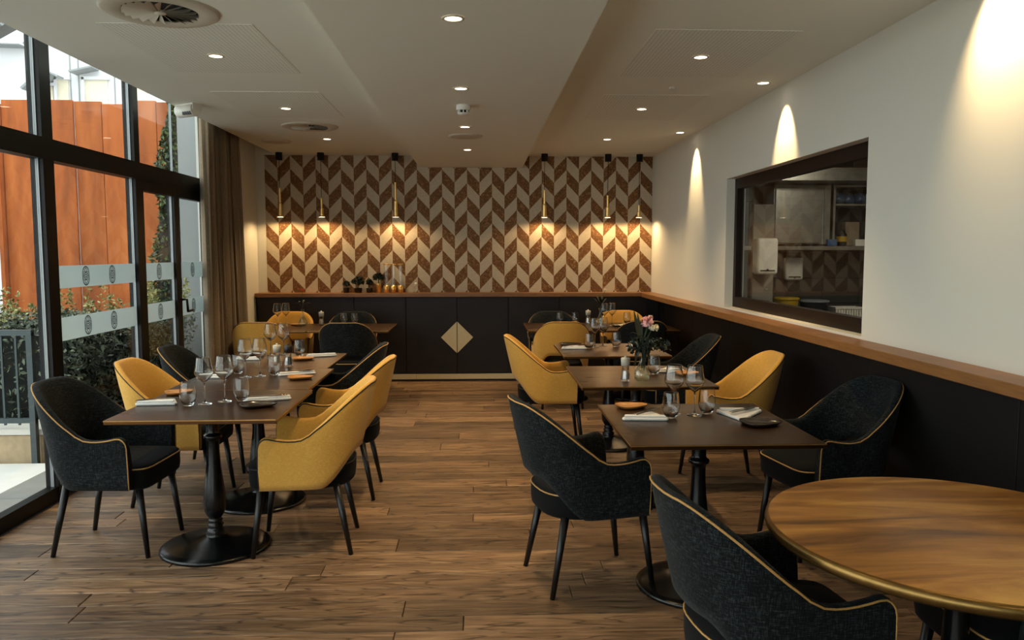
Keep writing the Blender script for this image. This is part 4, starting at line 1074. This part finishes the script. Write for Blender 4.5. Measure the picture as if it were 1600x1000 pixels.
# ---- mills
def mill(x, yv, cap, fill, label):
    t = empty('mill', (x, yv, zt()), label=label, cat='mill', group='salt and pepper mills')
    MB().lathe([(0, 0), (0.0275, 0), (0.0285, 0.01), (0.021, 0.06), (0.0215, 0.085), (0.0225, 0.09), (0.0185, 0.09), (0.018, 0.06), (0.024, 0.012), (0, 0.010)], 8, smooth=False).build('glass_body', M['glass'], t)
    MB().lathe([(0, 0.0112), (0.0215, 0.0125), (0.0162, 0.06), (0, 0.062)], 16).build('contents', fill, t)
    MB().lathe([(0.022, 0.089), (0.0255, 0.091), (0.0275, 0.132), (0.024, 0.137), (0.008, 0.138), (0.008, 0.144), (0.006, 0.149), (0, 0.15)], 24).build('cap', cap, t)
mill(-1.345, 5.33, M['mill_cap'], M['salt'], 'glass salt mill with white cap on the long window-side row')
mill(-1.265, 5.30, M['black_plastic'], M['pepper'], 'glass pepper mill with black cap on the long window-side row')
mill(0.858, 4.60, M['mill_cap'], M['salt'], 'glass salt mill with white cap beside the pink flowers')
mill(-1.64, 8.34, M['mill_cap'], M['salt'], 'glass salt mill with white cap on the rear tables left of the aisle')
mill(1.16, 8.4, M['mill_cap'], M['salt'], 'glass salt mill with white cap on the rear tables right of the aisle')

# ---- vases
def vase(x, yv, z, label, sc_=1.0):
    t = empty('bud_vase', (x, yv, z), label=label, cat='vase', group='glass bud vases')
    prof = [(0, 0), (0.03, 0), (0.043, 0.012), (0.047, 0.035), (0.038, 0.065), (0.02, 0.095), (0.0135, 0.125), (0.014, 0.16), (0.019, 0.175)]
    MB().lathe([(r*sc_, h*sc_) for r, h in prof], 28).build('glass_body', M['glass'], t)
    MB().lathe([(r*sc_*0.92, h*sc_+0.003) for r, h in prof[:6]] + [(0, 0.098*sc_)], 24).build('water', M['water'], t)
    return t
def leafmesh(L, w, bend):
    vs = []; fs = []; n = 6
    for i in range(n+1):
        t = i/n; ww = w*math.sin(PI*min(1, 0.08+0.92*t))**0.8*(1 if t < 1 else 0.05); z = L*t*0.8 - bend*t*t; xx = L*t*0.55
        vs += [(xx, -ww, z+ww*0.2), (xx, 0, z), (xx, ww, z+ww*0.2)]
    for i in range(n): a = 3*i; fs += [(a, a+1, a+4, a+3), (a+1, a+2, a+5, a+4)]
    return MB().add(vs, fs, True)
def bouquet(x, yv, z, name, label, stems, blooms, leafs, seed):
    r = random.Random(seed)
    t = empty(name, (x, yv, z), label=label, cat='flowers')
    for (dx, dy, h) in stems:
        MB().tube([(dx*0.05, dy*0.05, -0.1), (0.2*dx*0.2, 0.2*dy*0.2, 0.05), (dx*0.5, dy*0.5, h*0.6), (dx, dy, h)], 0.0022, 6).build('stem', M['stemgreen'], t)
    for (dx, dy, h, rad, mat) in blooms:
        b = MB()
        for k in range(26):
            a = r.uniform(0, 6.28); el = r.uniform(-0.3, 1.4); rr = rad*r.uniform(0.5, 1.0)
            d = Vector((math.cos(a)*math.cos(el), math.sin(a)*math.cos(el), math.sin(el))); u = d.orthogonal().normalized()*rad*0.5; v = d.cross(u).normalized()*rad*0.45
            c = d*rr
            b.add([c-u-v*0.4, c+v*0.2+d*rad*0.15-u*0.2, c+u-v*0.4, c+v+d*rad*0.1, -d*0.0], [(4, 0, 1), (4, 1, 2), (0, 1, 3), (1, 2, 3)], False)
        b.build('flower_head', mat, t, loc=(dx, dy, h))
    for (L, w, bend, az, h) in leafs:
        o = leafmesh(L, w, bend).build('leaf', M['leafdark'], t, loc=(0, 0, h)); o.rotation_euler = (0, 0, az)
    return t
vz = zt()
vase(0.955, 4.60, vz, 'glass bud vase holding the pink flowers', 1.0)
lf = []
rr_ = random.Random(4)
for i in range(46): lf.append((rr_.uniform(0.07, 0.16), rr_.uniform(0.01, 0.02), rr_.uniform(0.04, 0.2), rr_.uniform(0, 6.28), rr_.uniform(-0.01, 0.07)))
bouquet(0.955, 4.60, vz+0.175, 'flower_bouquet', 'pink and cream carnations with dark foliage in a glass vase',
        [(0.03, 0, 0.16), (0.055, -0.01, 0.13), (0.0, 0.01, 0.2), (0.045, 0.015, 0.17)],
        [(0.03, 0, 0.162, 0.043, M['pink']), (0.06, -0.015, 0.135, 0.03, M['cream']), (0.048, 0.015, 0.19, 0.02, M['cream'])],
        lf + [(0.19, 0.014, -0.06, 1.9, 0.03), (0.17, 0.012, -0.06, 1.7, 0.03)], 3)
_bq = [o for o in bpy.data.objects if o.name == 'flower_bouquet'][0]
def _fern(r):
    a = r.uniform(0, 6.28); q = r.random()**0.6; e = r.uniform(-0.6, 0.9)
    return (0.04+0.13*q*math.cos(a)*math.cos(e), 0.09*q*math.sin(a)*math.cos(e), 0.045+0.06*q*math.sin(e)-0.25*max(0, q-0.6)*0.2)
leaves('fern_sprays', M['leafdark'], 620, _fern, 0.016, _bq, 44)
vase(-1.80, 8.2, vz, 'glass bud vase with a single orange bloom on the rear table by the curtain')
bouquet(-1.80, 8.2, vz+0.17, 'single_flower', 'single tall orange flower with dark leaves near the curtain', [(0.0, 0, 0.20)], [(0.0, 0, 0.20, 0.02, M['redpetal'])], [(0.16, 0.012, 0.1, 0.2, 0.03), (0.16, 0.012, 0.1, 3.2, 0.03), (0.12, 0.01, 0.05, 1.5, 0.05), (0.14, 0.01, 0.08, 4.4, 0.05)], 5)
vase(1.26, 8.2, vz, 'glass bud vase with dark leaves on the rear corner table')
bouquet(1.26, 8.2, vz+0.17, 'leafy_sprig', 'dark leafy sprig with a pale tendril on the rear corner table', [(0.01, 0, 0.15), (0.05, 0, 0.2)], [(0.05, 0, 0.2, 0.012, M['cream'])], [(0.14, 0.016, 0.03, a, 0.03) for a in (0.3, 1.6, 2.9, 3.9, 5.0)] + [(0.1, 0.014, 0.02, a, 0.07) for a in (0.9, 2.3, 4.4)], 6)

# ---- things on the back ledge
def potplant(x, label, potm, pr, ph, n, rad, hh, seed, leaf=0.02):
    t = empty('potted_plant', (x, 9.355, LEDGE+0.0004), label=label, cat='plant')
    MB().lathe([(0, 0), (pr*0.9, 0), (pr, ph*0.95), (pr, ph), (pr*0.85, ph), (pr*0.8, ph*0.85), (0, ph*0.85)], 24).build('pot', potm, t)
    def f(r):
        a = r.uniform(0, 6.28); e = r.uniform(-0.2, 1.5); q = r.uniform(0.55, 1)
        return (rad*q*math.cos(a)*math.cos(e), rad*0.8*q*math.sin(a)*math.cos(e), ph + hh*0.45 + hh*0.5*q*math.sin(e))
    leaves('foliage', M['leafdark'], n, f, leaf, t, seed)
    MB().tube([(0, 0, ph*0.8), (0, 0, ph+hh*0.6)], 0.006, 6).build('stem', M['stemgreen'], t)
potplant(-1.545, 'small dark round plant at the left of the ledge group', M['black_plastic'], 0.035, 0.06, 130, 0.045, 0.075, 31)
potplant(-1.405, 'dark bushy plant in a glass bowl on the back ledge', M['cast'], 0.045, 0.055, 200, 0.075, 0.14, 32, 0.022)
potplant(-1.277, 'dark leafy plant right of the bushy one on the back ledge', M['black_plastic'], 0.036, 0.055, 130, 0.045, 0.11, 33)
potplant(-1.168, 'round dark plant in a brass pot on the back ledge', M['brass'], 0.032, 0.11, 260, 0.07, 0.12, 34)
for i, x_ in enumerate((-1.079, -0.997, -0.915)):
    t = empty('candle_holder', (x_, 9.355, LEDGE+0.0004), label='tall glass cylinder with brass foot and top, %s of three' % ['next to the brass pot', 'middle', 'rightmost'][i], cat='candle holder', group='brass and glass cylinders on the ledge')
    MB().lathe([(0, 0), (0.033, 0), (0.034, 0.085), (0.0, 0.085)], 24).build('foot', M['brass'], t)
    MB().lathe([(0.02, 0.085), (0.02, 0.325)], 20).build('glass_tube', M['glass'], t)
    MB().lathe([(0, 0.325), (0.034, 0.325), (0.034, 0.337), (0, 0.337)], 24).build('top', M['brass'], t)
sb = empty('small_bottle', (-0.736, 9.355, LEDGE+0.0004), label='small clear bottle with a white cap alone on the back ledge', cat='bottle')
MB().lathe([(0, 0), (0.026, 0), (0.027, 0.055), (0.012, 0.075), (0.011, 0.085)], 20).build('glass_body', M['glass'], sb)
MB().lathe([(0, 0.085), (0.015, 0.085), (0.015, 0.118), (0, 0.118)], 20).build('cap', M['white_plastic'], sb)

bpy.context.view_layer.update()
